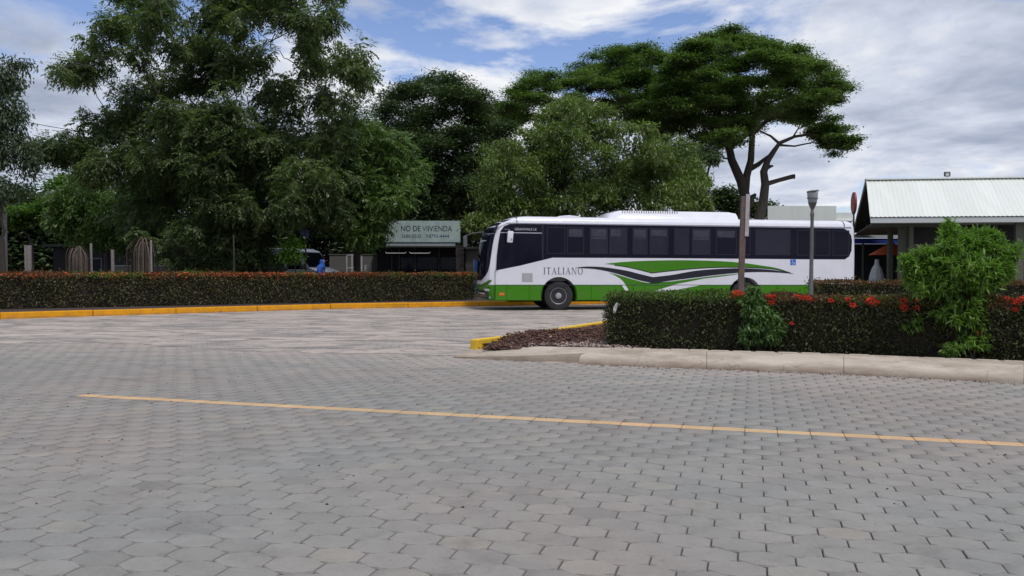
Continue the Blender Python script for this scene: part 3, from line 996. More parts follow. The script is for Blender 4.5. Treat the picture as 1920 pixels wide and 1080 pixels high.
tree('neem_tree', 'mid-height feathery green tree with drooping sprays left of the housing shop sign', 40, poly_blobs(a2_, 42, 36, 26, 2.2), 1900, shoots_pinnate, mt['neem2'], 668,
     trunk_r=0.16, fork=2.8, sub=3, shell=0.25, nr=4, rl=0.5, ll=0.20, lw=0.064)
L1 = [(150, 372, 62, 42), (205, 410, 80, 50), (120, 410, 40, 34), (170, 448, 50, 18), (250, 450, 60, 30), (280, 380, 60, 50)]
tree('leafy_tree', 'low rounded dark tree hanging over the left drooping dry clump', 44, L1, 800, shoots_whorl, mt['neem2'], 200, trunk_r=0.14, fork=2.6, ll=0.26, lw=0.09)
tree('leafy_tree', 'bright green flat-topped tree at the far left behind the white posts', 52, [(60, 400, 62, 16), (110, 385, 50, 20), (30, 415, 40, 14), (150, 350, 60, 26)], 420, shoots_flat, mt['brightleaf'], 60, trunk_r=0.12, fork=3.0)
tree('wispy_tree', 'tall grey-green wispy tree cut by the left picture edge', 29, [(8, 150, 28, 34), (18, 215, 34, 50), (24, 290, 34, 50), (10, 360, 44, 44), (-40, 240, 50, 110), (38, 118, 24, 7), (55, 300, 12, 40)],
     620, shoots_whorl, mt['greyleaf'], 4, trunk_r=0.10, fork=2.4, n_=20, ll=0.17, lw=0.055, droop=0.9, cut=0.35, nscale=1.2)
# middle
b_poly = [(712, 205), (745, 170), (800, 152), (835, 140), (872, 150), (900, 175), (915, 215), (950, 240), (940, 350), (915, 440), (850, 445), (730, 430), (705, 300)]
tree('shade_tree', 'dark round-topped tall tree rising behind the housing shop sign', 54, poly_blobs(b_poly, 150, 34, 14, 3.5), 3600, shoots_flat, mt['darkleaf'], 850,
     trunk_r=0.3, fork=4.0, sub=2, shell=0.2, n_=44, r=0.65, th=0.28, ll=0.18, lw=0.11)
c_poly = [(880, 350), (925, 290), (960, 250), (1010, 225), (1060, 205), (1130, 205), (1190, 225), (1230, 265), (1290, 290), (1305, 340), (1290, 395), (1200, 410), (1000, 420), (905, 440), (870, 400)]
tree('mango_tree', 'broad olive-green dense tree directly behind the bus roof', 41, poly_blobs(c_poly, 95, 42, 20, 3.0) + [(1080, 330, 150, 60, 1.5), (960, 350, 80, 60, 1.5), (1200, 340, 80, 50, 1.5)], 4600, shoots_whorl, mt['mango'], 1080,
     trunk_r=0.3, fork=2.4, sub=2, shell=0.65, bottom=0.35, n_=20, ll=0.21, lw=0.075, spread=0.24)
# umbrella trees
r1_ = [(890, 212), (905, 190), (950, 178), (1000, 150), (1030, 137), (1075, 135), (1120, 100), (1180, 86), (1235, 95), (1285, 130), (1290, 255), (1210, 250), (1160, 215), (1060, 222), (960, 232), (900, 235)]
RT1 = poly_blobs(r1_, 150, 30, 9.0, 6.0, top_bias=0.25) + [(1004, 137, 22, 6, 0)]
tree('rain_tree', 'left flat-crowned umbrella tree rising above the olive tree', 64, RT1, 4000, shoots_flat, mt['rain'], 1213, trunk_r=0.3, flat=True, shell=0.2,
     polylines=[[(1213, 520, .5), (1213, 300, .36), (1214, 240, .3)], [(1214, 250, .26), (1190, 215, .2), (1150, 180, .13)], [(1214, 245, .26), (1240, 205, .2), (1262, 170, .13)],
                [(1200, 232, .16), (1150, 215, .12), (1090, 190, .08)], [(1232, 215, .15), (1280, 225, .1), (1310, 200, .08)]], sub=2, n_=46, r=0.62, th=0.22, ll=0.17, lw=0.10, cut=0.2, nscale=0.45)
r2_ = [(1245, 120), (1262, 95), (1315, 76), (1345, 62), (1400, 62), (1440, 80), (1500, 92), (1548, 118), (1568, 150), (1585, 172), (1545, 182), (1530, 205), (1500, 225), (1460, 232), (1420, 215), (1395, 262), (1350, 285), (1315, 298), (1260, 285), (1225, 260), (1200, 215)]
RT2 = poly_blobs(r2_, 235, 29, 8.5, 6.0, top_bias=0.3) + [(1372, 56, 26, 6, 0), (1592, 166, 16, 6, 0), (1568, 188, 14, 8, 0)]
tree('rain_tree', 'tallest umbrella tree with a forked bare trunk above the bus', 60, RT2, 6200, shoots_flat, mt['rain'], 1394, trunk_r=0.3, flat=True, shell=0.2,
     polylines=[[(1392, 530, .75), (1394, 420, .55), (1398, 372, .46), (1390, 340, .40), (1372, 300, .34), (1366, 270, .30), (1352, 225, .22), (1340, 180, .14)],
                [(1396, 365, .38), (1400, 330, .32), (1408, 300, .28), (1410, 265, .25), (1412, 235, .2), (1416, 190, .13)],
                [(1404, 318, .24), (1422, 308, .2), (1441, 292, .10)],
                [(1368, 280, .28), (1385, 258, .22), (1415, 248, .2), (1434, 230, .16), (1455, 200, .12)],
                [(1360, 245, .16), (1320, 235, .12), (1290, 215, .08)],
                [(1398, 392, .34), (1408, 372, .30), (1417, 364, .12)],
                [(1412, 225, .14), (1440, 195, .11), (1490, 170, .08)], [(1350, 215, .14), (1320, 160, .10), (1300, 130, .07)]],
     sub=2, n_=46, r=0.62, th=0.22, ll=0.17, lw=0.10, cut=0.2, nscale=0.45)
r3_ = [(1490, 215), (1530, 212), (1580, 228), (1596, 255), (1598, 282), (1560, 290), (1545, 270), (1515, 240)]
RT3 = poly_blobs(r3_, 22, 22, 9, 1.5)
tree('rain_tree', 'leaning umbrella tree with sawn-off stubs, its foliage only on the right', 57, RT3, 420, shoots_flat, mt['rain'], 1424, trunk_r=0.2, flat=True, shell=0.2,
     polylines=[[(1418, 530, .55), (1424, 410, .42), (1432, 372, .36), (1435, 345, .33), (1432, 322, .30), (1440, 300, .24), (1452, 282, .2), (1462, 268, .16), (1490, 256, .12), (1530, 250, .08)],
                [(1437, 345, .2), (1460, 338, .17), (1486, 331, .18), (1490, 331, .2)],
                [(1460, 268, .12), (1445, 255, .09), (1425, 246, .06)], [(1462, 272, .10), (1490, 274, .07), (1524, 267, .05)],
                [(1433, 318, .18), (1443, 312, .15), (1450, 311, .06)], [(1486, 258, .07), (1496, 242, .05), (1503, 228, .03)], [(1510, 253, .05), (1516, 240, .04), (1512, 228, .03)]],
     sub=2, n_=60, r=0.5, th=0.2, ll=0.17, lw=0.11)
tree('slender_tree', 'thin dark trunk leaning beside the olive tree with few leaves', 50, [(1300, 292, 22, 10), (1330, 300, 14, 7), (1340, 295, 8, 12)], 60, shoots_whorl, mt['darkleaf'], 1338, trunk_r=0.1,
     polylines=[[(1345, 530, .32), (1338, 410, .3), (1325, 370, .22), (1312, 335, .16), (1307, 300, .10)], [(1322, 350, .09), (1328, 320, .06), (1338, 285, .04)]], sub=4)
tree('shade_tree', 'small distant round tree seen between the umbrella trunks', 75, [(1360, 372, 26, 20), (1385, 388, 40, 16), (1435, 395, 26, 12)], 260, shoots_flat, mt['darkleaf'], 1375, trunk_r=0.2, fork=3, n_=40, r=0.9, th=0.5, ll=0.3, lw=0.22)
tree('shade_tree', 'lower olive tree filling the gap right of the bus roof hatch', 48, [(1290, 340, 40, 34), (1300, 385, 36, 24)], 260, shoots_whorl, mt['mango'], 1296, trunk_r=0.12, fork=2.4, n_=26, ll=0.3, lw=0.1)
# far tree line closing the view under the crowns
k = 0
labs = ['far dark tree at the left edge behind the tall wispy tree', 'far dark tree behind the bright green flat-topped tree', 'far dark tree behind the two drooping dry clumps',
        'far dark tree behind the low wall at left', 'far dark tree seen behind the large trunk', 'far dark tree above the white van',
        'far dark tree left of the housing shop sign', 'far dark tree right of the housing shop sign']
for px, py, rx, ry in ((-40, 390, 90, 70), (60, 420, 90, 60), (190, 400, 110, 90), (330, 390, 110, 100), (460, 380, 110, 110), (580, 390, 100, 100), (700, 380, 110, 110), (860, 370, 110, 100)):
    tree('background_tree', labs[k], 66 + 2 * (k % 3), [(px, py, rx, ry), (px + 20, py + 70, rx, 50)], 420, shoots_flat, mt['darkleaf'], px, trunk_r=0.25, fork=3, branches=False, group='far trees closing the view on the left',
         n_=36, r=1.2, th=0.9, ll=0.42, lw=0.3)
    k += 1


# ------------------------------------------------------------------ hedges
def hedge(name, label, line, w, z0, h, core, dens, ll, mats, top_ratio=1.0, ends=(True, True), group=None, red=0.0, rough=0.05):
    """line: list of front-edge points (x,y) left to right; w deep away from the camera"""
    o0 = Vector((line[0][0], line[0][1], z0))
    root = empty(name, o0, 0, label, 'hedge', group)
    pts = [Vector((a[0], a[1], 0)) for a in line]
    cb = MB(); Ps = []; Os = []
    for i, (a, b_) in enumerate(zip(pts[:-1], pts[1:])):
        d = (b_ - a); Ln = d.length; d.normalize(); n = Vector((-d.y, d.x, 0))
        ins = 0.10
        def nv(k_):
            t_ = (pts[min(k_ + 1, len(pts) - 1)] - pts[max(k_ - 1, 0)]).normalized()
            return Vector((-t_.y, t_.x, 0))
        na, nb_ = nv(i), nv(i + 1)
        q = [a + na * ins, b_ + nb_ * ins, b_ + nb_ * (w - ins), a + na * (w - ins)]
        if i == 0: q[0] += d * ins; q[3] += d * ins
        if i == len(pts) - 2: q[1] -= d * ins; q[2] -= d * ins
        V = [(v.x - o0.x, v.y - o0.y, 0.0) for v in q] + [(v.x - o0.x, v.y - o0.y, h - 0.09) for v in q]
        cb.add(V, [(0, 3, 2, 1), (4, 5, 6, 7), (0, 1, 5, 4), (1, 2, 6, 5), (2, 3, 7, 6), (3, 0, 4, 7)])

        def add(nn, fn, on):
            for _ in range(int(nn)):
                p_ = fn(); Ps.append(p_); Os.append(on)
        f = lambda: a + d * rng.uniform(0, Ln) + Vector((0, 0, z0 + h * (1 - rng.random() ** 1.15 * 0.97))) + n * rng.uniform(-0.02, 0.12)
        add(Ln * h * dens, f, tuple(-n))
        g = lambda: a + d * rng.uniform(0, Ln) + n * rng.uniform(0, w) + Vector((0, 0, z0 + h - rng.uniform(0, 0.09)))
        add(Ln * w * dens * top_ratio, g, (0, 0, 1))
        if i == 0 and ends[0]:
            e = lambda: a + n * rng.uniform(0, w) + d * rng.uniform(-0.02, 0.12) + Vector((0, 0, z0 + h * (1 - rng.random() ** 1.15 * 0.97)))
            add(w * h * dens, e, tuple(-d))
        if i == len(pts) - 2 and ends[1]:
            e = lambda: b_ + n * rng.uniform(0, w) - d * rng.uniform(-0.02, 0.12) + Vector((0, 0, z0 + h * (1 - rng.random() ** 1.15 * 0.97)))
            add(w * h * dens, e, tuple(d))
    cb.build('branches', core, root)
    P = np.array([tuple(q) for q in Ps]); O = np.array(Os, float)
    # slow bulges in the clipped faces
    bl = np.array([noise.noise(Vector(q) * 1.3) + 0.5 * noise.noise(Vector(q) * 3.7) for q in P])
    P = P + O * (bl * rough)[:, None]
    stray = rng.random(len(P)) < 0.05
    P = P + O * (stray * np.minimum(rng.exponential(ll * 0.9, len(P)), ll * 1.3))[:, None]
    n_ = len(P)
    d = norm(O * 0.7 + rng.normal(0, 0.8, (n_, 3)))
    s_ = norm(np.cross(d, norm(rng.normal(0, 1, (n_, 3)) + O * 0.5)))
    lns, wds = ll * rng.uniform(0.6, 1.3, n_), ll * 0.5 * rng.uniform(0.7, 1.3, n_)
    rel = (P[:, 2] - z0) / h
    nz = np.array([noise.noise(Vector(q) * 0.55 + Vector((9, 3, 1))) for q in P])
    r_ = rng.random(n_)
    topm = (rel > 0.86) & (r_ < 0.75 - (1 - rel) * 2)
    redm = topm & (nz + rng.normal(0, 0.12, n_) > 0.5 - red)
    for nm, msk, mm in (('foliage', ~topm, mats[0]), ('top_growth', topm & ~redm, mats[1]), ('red_growth', redm, mats[2])):
        if msk.sum() == 0: continue
        V, Fc = leaves((P - np.array(o0))[msk], d[msk], s_[msk], lns[msk], wds[msk])
        o_ = obj(nm, mesh(nm, V, Fc, mm), root)
        if nm != 'foliage': o_['kind'] = 'stuff'
    return root


HL = []
for x, y in ((-230, 590), (0, 580.5), (330, 573.5), (620, 568), (893, 562)):
    q = gnd(x, y, 0.12); HL.append((q.x, q.y + 0.15))
far_h = hedge('hedge', 'long clipped brownish hedge behind the orange-yellow kerb left of the bus', HL, 1.1, 0.12, 1.10, mt['twig'], 860, 0.080, (mt['farleaf'], mt['hleafg'], mt['hleafr']), red=0.55, ends=(True, True), rough=0.09)
q0, q1 = gnd(-40, 560, 0.12), gnd(235, 556, 0.12)
hedge('hedge', 'second reddish hedge showing above the long hedge at far left', [(at(-60, 500, 31).x, 31), (at(430, 500, 33).x, 33)], 1.0, 0.12, 1.12, mt['twig'], 420, 0.10, (mt['farleaf'], mt['hleafr'], mt['hleafr']), red=0.8)
# near hedge
HR = []
for x, y in ((1141, 649), (1330, 655), (1600, 664), (1920, 677), (2200, 690)):
    q = gnd(x, y, 0.13); HR.append((q.x, q.y + 0.1))
near_h = hedge('hedge', 'dark clipped hedge with red flowers along the pale pavement in front of the bus', HR, 1.15, 0.10, 0.93, mt['twig'], 2900, 0.050, (mt['hleaf'], mt['hleafg'], mt['hleafr']), red=0.18, rough=0.10)
a, b_ = at(1527, 527, 25.6), at(2150, 527, 24.4)
hedge('hedge', 'hedge of brownish green behind the near hedge, right of the lamp post', [(a.x, a.y), (b_.x, b_.y)], 1.0, 0.10, 0.98, mt['twig'], 700, 0.08, (mt['hleaf'], mt['hleafr'], mt['hleafr']), red=0.35, rough=0.07)


# flower heads
def flower_me(name, r, n, ll, material):
    o = norm(rng.normal(0, 1, (n, 3)) + np.array([0, 0, 0.5]))
    P = o * r * rng.uniform(0.4, 1, (n, 1)) * np.array([1, 1, 0.65])
    d = norm(o + rng.normal(0, 0.5, (n, 3)))
    s_ = norm(np.cross(d, rng.normal(0, 1, (n, 3))))
    V, Fc = leaves(P, d, s_, ll * rng.uniform(0.7, 1.2, n), ll * 0.7 * rng.uniform(0.7, 1.2, n))
    return mesh(name, V, Fc, material)


fl = [flower_me('flower_head', 0.055, 70, 0.035, mt['flower']) for _ in range(3)]


def near_front(px, py):
    """point on the near hedge's front face seen at this pixel"""
    for k in range(60):
        D = 12 + k * 0.06
        q = at(px, py, D)
        for (x0, y0), (x1, y1) in zip(HR[:-1], HR[1:]):
            if x0 <= q.x <= x1 and q.y >= y0 + (y1 - y0) * (q.x - x0) / (x1 - x0): return q
    return at(px, py, 14)


for px, py, s_ in ((1381, 549, 1.4), (1390, 552, 1.2), (1372, 556, 0.8), (1440, 556, .9), (1449, 557, 1.1), (1445, 568, 1.2), (1492, 556, .9), (1503, 558, 1.0), (1512, 558, 1.0), (1520, 561, .8),
                   (1556, 563, 1.0), (1588, 562, 1.1), (1597, 572, 1.1), (1632, 563, 1.5), (1640, 568, 1.2), (1626, 568, 1.0), (1692, 564, 1.3), (1693, 577, 1.5), (1718, 562, .9), (1716, 577, 1.1),
                   (1885, 561, 1.0), (1903, 566, 1.4), (1900, 580, 1.0), (1483, 606, .8), (1832, 624, .9), (1915, 560, 1.1)):
    q = near_front(px, py)
    o = obj('flower_head', random.choice(fl), near_h)
    o.location = q - near_h.location + Vector((0, -0.04, 0))
    o.scale = (s_ * 0.8,) * 3
    o.rotation_euler = (random.uniform(-.4, .4), random.uniform(-.4, .4), random.uniform(0, 6))
# far hedge: blossom drifts along the top edge
V_ = []; n_ = 0
Pf = []
segs = [(Vector((a[0], a[1], 0)), Vector((b2[0], b2[1], 0))) for a, b2 in zip(HL[:-1], HL[1:])]
for a, b2 in segs:
    for _ in range(int((b2 - a).length * 230)):
        s_ = rng.random(); q = a.lerp(b2, s_)
        px = 960 + q.x / q.y * F
        drift = sum(math.exp(-((px - c) / wd) ** 2) for c, wd in ((50, 22), (210, 30), (285, 20), (345, 14), (400, 26), (440, 40), (505, 45), (580, 12), (600, 14), (665, 26), (865, 22)))
        if rng.random() < 0.16 + 0.75 * drift:
            Pf.append((q.x + rng.normal(0, .05), q.y + abs(rng.normal(0, 0.16)), 0.12 + 1.10 + 0.03 - abs(rng.normal(0, .045 + .05 * min(1, drift)))))
Pf = np.array(Pf) - np.array(far_h.location)
d = norm(rng.normal(0, 1, Pf.shape) + np.array([0, -0.5, 0.6])); s_ = norm(np.cross(d, rng.normal(0, 1, Pf.shape)))
V, Fc = leaves(Pf, d, s_, rng.uniform(.04, .09, len(Pf)), rng.uniform(.035, .075, len(Pf)))
tag(obj('blossoms', mesh('blossoms', V, Fc, mt['flowerd']), far_h), kind='stuff')


# shrubs growing out of the near hedge
def lance_shrub(name, label, base, blobs, D, n, material, ll, lw, n_=20, droop=0.5, stems=14):
    root = empty(name, base, 0, label, 'shrub')
    P, O, idx = sample_blobs(blobs, D, n, 0.35)
    arr = shoots_whorl(P, O * 0.7 + np.array([0, 0, 0.25]), n_=n_, ll=ll, lw=lw, spread=ll * 0.35, droop=droop)
    V, Fc = leaves(*arr)
    obj('leaves', mesh('leaves', V - np.array(base), Fc, material), root)
    sb = MB()
    for q in P[rng.choice(len(P), min(stems, len(P)), replace=False)]:
        pts = limb_points((rng.uniform(-.05, .05), rng.uniform(-.05, .05), 0), Vector(q) - Vector(base), 5, 0.04, 0.05)
        sb.tube(pts, list(np.linspace(0.018, 0.004, len(pts))), 5)
    sb.build('stems', mt['bark'], root, smooth=True)
    return root


q = near_front(1800, 600)
lance_shrub('shrub', 'large bright green bush with slender leaves growing out of the near hedge', (q.x + .05, q.y + 0.15, 0.10),
            [(1800, 515, 84, 62), (1740, 525, 44, 36), (1712, 505, 18, 20), (1862, 500, 38, 44), (1800, 465, 58, 32), (1850, 462, 34, 26), (1778, 436, 11, 14), (1780, 420, 5, 6), (1846, 440, 16, 10), (1868, 448, 7, 10), (1830, 436, 5, 9), (1800, 440, 7, 9), (1905, 470, 8, 8), (1698, 490, 10, 10),
             (1893, 478, 14, 18), (1735, 482, 24, 18), (1795, 585, 54, 24), (1820, 605, 34, 18)], q.y, 1000, mt['shrubleaf'], 0.125, 0.026, n_=20, droop=0.05)
q = near_front(1425, 600)
lance_shrub('shrub', 'grey-green leafy weed bush climbing through the middle of the near hedge', (q.x, q.y + 0.02, 0.10),
            [(1425, 600, 34, 36), (1412, 570, 22, 20), (1440, 625, 30, 20), (1410, 545, 14, 10), (1400, 630, 18, 16), (1460, 610, 12, 14)], q.y - 0.10, 330, mt['wildleaf'], 0.10, 0.028, n_=18, droop=0.5)
q = near_front(1820, 645)
lance_shrub('shrub', 'low tuft of bright leaves at the foot of the near hedge under the big bush', (q.x, q.y - 0.05, 0.10),
            [(1800, 645, 22, 12), (1832, 642, 26, 14), (1785, 655, 16, 8), (1850, 652, 14, 8)], q.y - 0.12, 60, mt['shrubleaf'], 0.09, 0.022, n_=16, droop=0.2, stems=6)
q = near_front(1715, 610)
lance_shrub('shrub', 'small yellowish weed sprouting from the hedge left of the big bush', (q.x, q.y + 0.35, 0.10), [(1714, 608, 16, 14), (1722, 598, 9, 8)], q.y - 0.05, 16, mt['shrubleaf'], 0.09, 0.022, n_=14, stems=4)
q = near_front(1154, 576)
me = mesh('litter', [(-.03, 0, -.10), (.01, -.01, -.09), (.05, -.02, .03), (.06, 0, .09), (.02, -.015, .08), (-.03, -.02, -.01), (0.01, .02, 0)], [(0, 1, 5), (1, 2, 5), (2, 3, 4), (2, 4, 5), (0, 6, 1), (1, 6, 2), (2, 6, 3), (3, 6, 4), (4, 6, 5), (5, 6, 0)], mt['litter'])
tag(obj('plastic_scrap', me, None, q + Vector((-.02, -0.08, 0))), 'scrap of white plastic caught on the left end of the near hedge', 'litter')

# fallen leaves and crumbs at the pavement's back edge and in the gutter
pts = []
for _ in range(420):
    i = rng.integers(0, 3); s_ = rng.random()
    a, b2 = kb[i], kb[i + 1]
    q = a.lerp(b2, s_)
    pts.append((q.x + rng.normal(0, .05), q.y - abs(rng.normal(0, .06)) + .03, 0.155))
for _ in range(420):
    i = rng.integers(0, 3); s_ = rng.random()
    q = kf[i].lerp(kf[i + 1], s_)
    pts.append((q.x + rng.normal(0, .05), q.y - abs(rng.normal(0, .12)) - 0.02, 0.006))
for _ in range(500):
    q = xy(rng.uniform(-8, 18), rng.uniform(-4, V_FAR))
    pts.append((q.x, q.y, 0.004))
pts = [p_ for p_ in pts if not (p_[2] < 0.05 and p_[0] > 1 and False)]
tag(scatter_chips('debris', pts, rng.uniform(0.004, 0.014, len(pts)), mt['mulch']), kind='stuff')

# ------------------------------------------------------------------ the bus
TN = 0.174
cB = 29.0
P0 = Vector(((928 - 960) / F * cB / (1 + TN * 0.02), cB / (1 + TN * 0.02), 0))
ALPHA = math.atan(TN)
bus = empty('bus', P0, 0, 'white and green city bus parked side-on behind the hedge', 'bus')
BM = Matrix.Translation(P0) @ Matrix.Rotation(ALPHA, 4, 'Z') @ Matrix.Rotation(math.radians(0.10), 4, 'Y')
bus.matrix_world = BM
bus.rotation_euler = BM.to_euler(); bus.location = P0
BI = BM.inverted()
o_l = BI @ Vector((0, 0, EYE))


def bs(px, py, yl=0.0):
    """photo pixel -> (x, z) on the bus's near side plane"""
    d = BI.to_3x3() @ ray(px, py)
    s_ = (yl - o_l.y) / d.y
    q = o_l + d * s_
    return q.x, q.z


LB = bs(1608, 470)[0]
BW = 2.5
Z_SK0, Z_SK1 = 0.34, bs(1000, 534.3)[1]
Z_TOP = bs(1000, 404.5)[1]


def plan(z, inset=0.0, n=18):
    """closed plan outline at height z"""
    rake = 0.0
    if z > 1.0: rake = 0.13 * ((z - 1.0) / 1.6) ** 1.6
    if z > 2.7: rake += 0.85 * ((z - 2.7) / 0.6) ** 2
    nose = 0.50 - min(0.25, 0.20 * max(0, z - 2.4))
    low = max(0, 0.75 - z) * 0.35
    pts = []
    for k in range(n + 1):
        t_ = -1 + 2 * k / n
        tt = math.copysign(abs(t_) ** 0.8, t_) if True else t_
        y = BW / 2 + tt * (BW / 2 - inset)
        x = rake + low + 0.10 - nose * (max(0.0, 1 - abs(tt) ** 2.6)) ** (1 / 2.6) + inset * 0.6
        pts.append((x, y))
    # rear
    rr = 0.28
    rz = 0.05 * max(0, z - 2.2)
    xr = LB - rz - inset * 0.7
    for k in range(7):
        a = PI / 2 - k / 6 * PI / 2
        pts.append((xr - rr + rr * math.cos(a), BW - inset - rr + rr * math.sin(a)))
    for k in range(7):
        a = -k / 6 * PI / 2
        pts.append((xr - rr + rr * math.cos(a), inset + rr + rr * math.sin(a)))
    return pts


def shell(levels, n=18):
    mb = MB()
    N_ = None
    for z, ins in levels:
        P = plan(z, ins, n); N_ = len(P)
        for x, y in P: mb.V.append((x, y, z))
    for i in range(len(levels) - 1):
        for k in range(N_):
            k2 = (k + 1) % N_
            mb.F.append((i * N_ + k, i * N_ + k2, (i + 1) * N_ + k2, (i + 1) * N_ + k))
    mb.F.append(tuple(range(N_))[::-1]); mb.F.append(tuple(range((len(levels) - 1) * N_, len(levels) * N_)))
    return mb


WX = [bs(1048, 554)[0], bs(1397, 554)[0]]
WZ = 0.50
WR = 0.50
cutters = []
cm = MB()
for x in WX:
    cm.lathe([(0.625, -0.3), (0.625, 0.75)], 40, 'y', (x, 0, WZ + 0.03))
    cm.lathe([(0.625, BW - 0.75), (0.625, BW + 0.3)], 40, 'y', (x, 0, WZ + 0.03))
cut = cm.build('cutter', mt['under'])
cut.matrix_world = Matrix.Identity(4)


def boolean(o):
    md = o.modifiers.new('b', 'BOOLEAN'); md.operation = 'DIFFERENCE'; md.solver = 'EXACT'; md.object = cut
    dg = bpy.context.evaluated_depsgraph_get()
    me = bpy.data.meshes.new_from_object(o.evaluated_get(dg))
    o.modifiers.clear(); o.data = me


def with_cut(name, mb, material):
    o = obj(name, mb.me(name, material, smooth=True))
    bpy.context.view_layer.update()
    boolean(o)
    o.data.polygons.foreach_set('use_smooth', np.ones(len(o.data.polygons), dtype=bool)); o.data.set_sharp_from_angle(angle=math.radians(30))
    o.parent = bus
    return o


with_cut('skirt', shell([(Z_SK0, 0.05), (Z_SK0 + 0.06, 0.0), (0.6, 0), (Z_SK1 - 0.003, 0.0)]), mt['green'])
zr = Z_TOP
with_cut('body', shell([(Z_SK1 + 0.003, 0.0), (1.2, 0), (1.6, 0), (2.0, 0), (2.4, 0), (2.7, 0), (2.86, 0.0), (2.98, 0.012), (zr - 0.17, 0.03), (zr - 0.09, 0.08), (zr - 0.03, 0.19), (zr, 0.40)]), mt['white'])
bpy.data.objects.remove(cut)
MB().box(0.6, LB - 0.2, 0.72, BW - 0.72, 0.28, 1.0).build('chassis', mt['under'], bus)


def side_poly(name, pix, off, material, thick=0.003, parent=None, yl=0.0):
    pl = [bs(x, y) for x, y in pix]
    return obj(name, prism2(name, pl, off, thick, material), parent or bus)


def prism2(name, pl, off, thick, material):
    bm = bmesh.new()
    vs = [bm.verts.new((x, -off, z)) for x, z in pl]
    f = bm.faces.new(vs)
    bmesh.ops.triangulate(bm, faces=[f], ngon_method='EAR_CLIP')
    r_ = bmesh.ops.extrude_face_region(bm, geom=list(bm.faces))
    for v in [g for g in r_['geom'] if isinstance(g, bmesh.types.BMVert)]: v.co.y += thick
    bmesh.ops.recalc_face_normals(bm, faces=bm.faces)
    me = bpy.data.meshes.new(name); bm.to_mesh(me); bm.free()
    me.materials.append(material)
    return me


def spline(pts, k=4):
    """Catmull-Rom through pixel points"""
    r_ = []
    n = len(pts)
    for i in range(n - 1):
        p0, p1, p2, p3 = pts[max(i - 1, 0)], pts[i], pts[i + 1], pts[min(i + 2, n - 1)]
        for j in range(k):
            s_ = j / k
            r_.append(tuple(0.5 * ((2 * p1[c]) + (-p0[c] + p2[c]) * s_ + (2 * p0[c] - 5 * p1[c] + 4 * p2[c] - p3[c]) * s_ * s_ + (-p0[c] + 3 * p1[c] - 3 * p2[c] + p3[c]) * s_ ** 3) for c in (0, 1)))
    r_.append(pts[-1])
    return r_


# glass band and panes
band = side_poly('glass_band', [(930, 507)] + [(931.5, 480), (935, 452), (938.5, 433), (945, 424), (956, 420), (968, 419.5), (1260, 423.5), (1500, 427), (1582, 428.3)] + [(1590, 432.5), (1596, 442), (1597.5, 452), (1596.5, 470), (1592, 481), (1584, 486.3)] +
                 [(1500, 486), (1260, 484), (1036, 483), (1022, 485.5), (975, 498)], 0.004, mt['glass'])
z1_, z0_ = bs(1200, 427.5)[1], bs(1200, 477)[1]
panes = [(1025, 1060), (1063, 1095), (1106, 1139.5), (1142.5, 1176), (1186, 1214), (1218, 1253), (1264, 1292), (1297, 1332), (1342, 1381), (1385, 1407), (1416, 1482), (1494, 1519), (1527, 1556), (1561, 1592)]
for i, (x0, x1) in enumerate(panes):
    xa, xb = bs(x0, 450)[0], bs(x1, 450)[0]
    fr = MB()
    g = 0.028
    z0p = z0_ if i < 13 else z0_
    fr.box(xa, xb, -0.012, -0.004, z0p, z0p + g); fr.box(xa, xb, -0.012, -0.004, z1_ - g, z1_)
    fr.box(xa, xa + g, -0.012, -0.004, z0p + g, z1_ - g); fr.box(xb - g, xb, -0.012, -0.004, z0p + g, z1_ - g)
    w_ = fr.build('window', mt['black'], bus)
    MB().box(xa + g, xb - g, -0.007, -0.0045, z0p + g, z1_ - g).build('pane', mt['glass2'] if i in (2, 3, 4, 5, 6, 7, 10) else mt['glass'], w_)
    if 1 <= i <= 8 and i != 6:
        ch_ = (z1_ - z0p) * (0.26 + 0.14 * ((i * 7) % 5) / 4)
        MB().box(xa + g + 0.03, xb - g - 0.03 - (0.18 if i % 3 == 0 else 0), -0.0062, -0.0045 - 0.0027, z1_ - g - ch_, z1_ - g - 0.03).build('curtain_sheen', mt['curtain_sheen'], w_)  # lighter panel proud of the pane, painting its reflection and curtain band
    if i in (2, 4, 5, 7):
        zm = z1_ - (z1_ - z0p) * 0.36
        MB().box(xa + g, xb - g, -0.011, -0.0075, zm, zm + 0.02).build('slider_rail', mt['black'], w_)
side_poly('window_trim', [(938, 435.4), (1016, 436.4), (1016, 437.8), (938, 436.6)], 0.008, mt['sil'])
# driver's window frame line
xa, xb = bs(1017, 450)[0], bs(1020, 450)[0]
side_poly('window_pillar', [(1016, 421), (1019, 421), (1019, 485.5), (1016, 486.5)], 0.008, mt['black'])
side_poly('pillar_swoosh', [(926.5, 431), (929, 424), (934, 417), (941, 413.5), (950, 412), (960, 411.5), (950, 414.5), (941, 418), (935, 422), (931, 427), (929, 437), (927, 440)], 0.006, mt['black'])

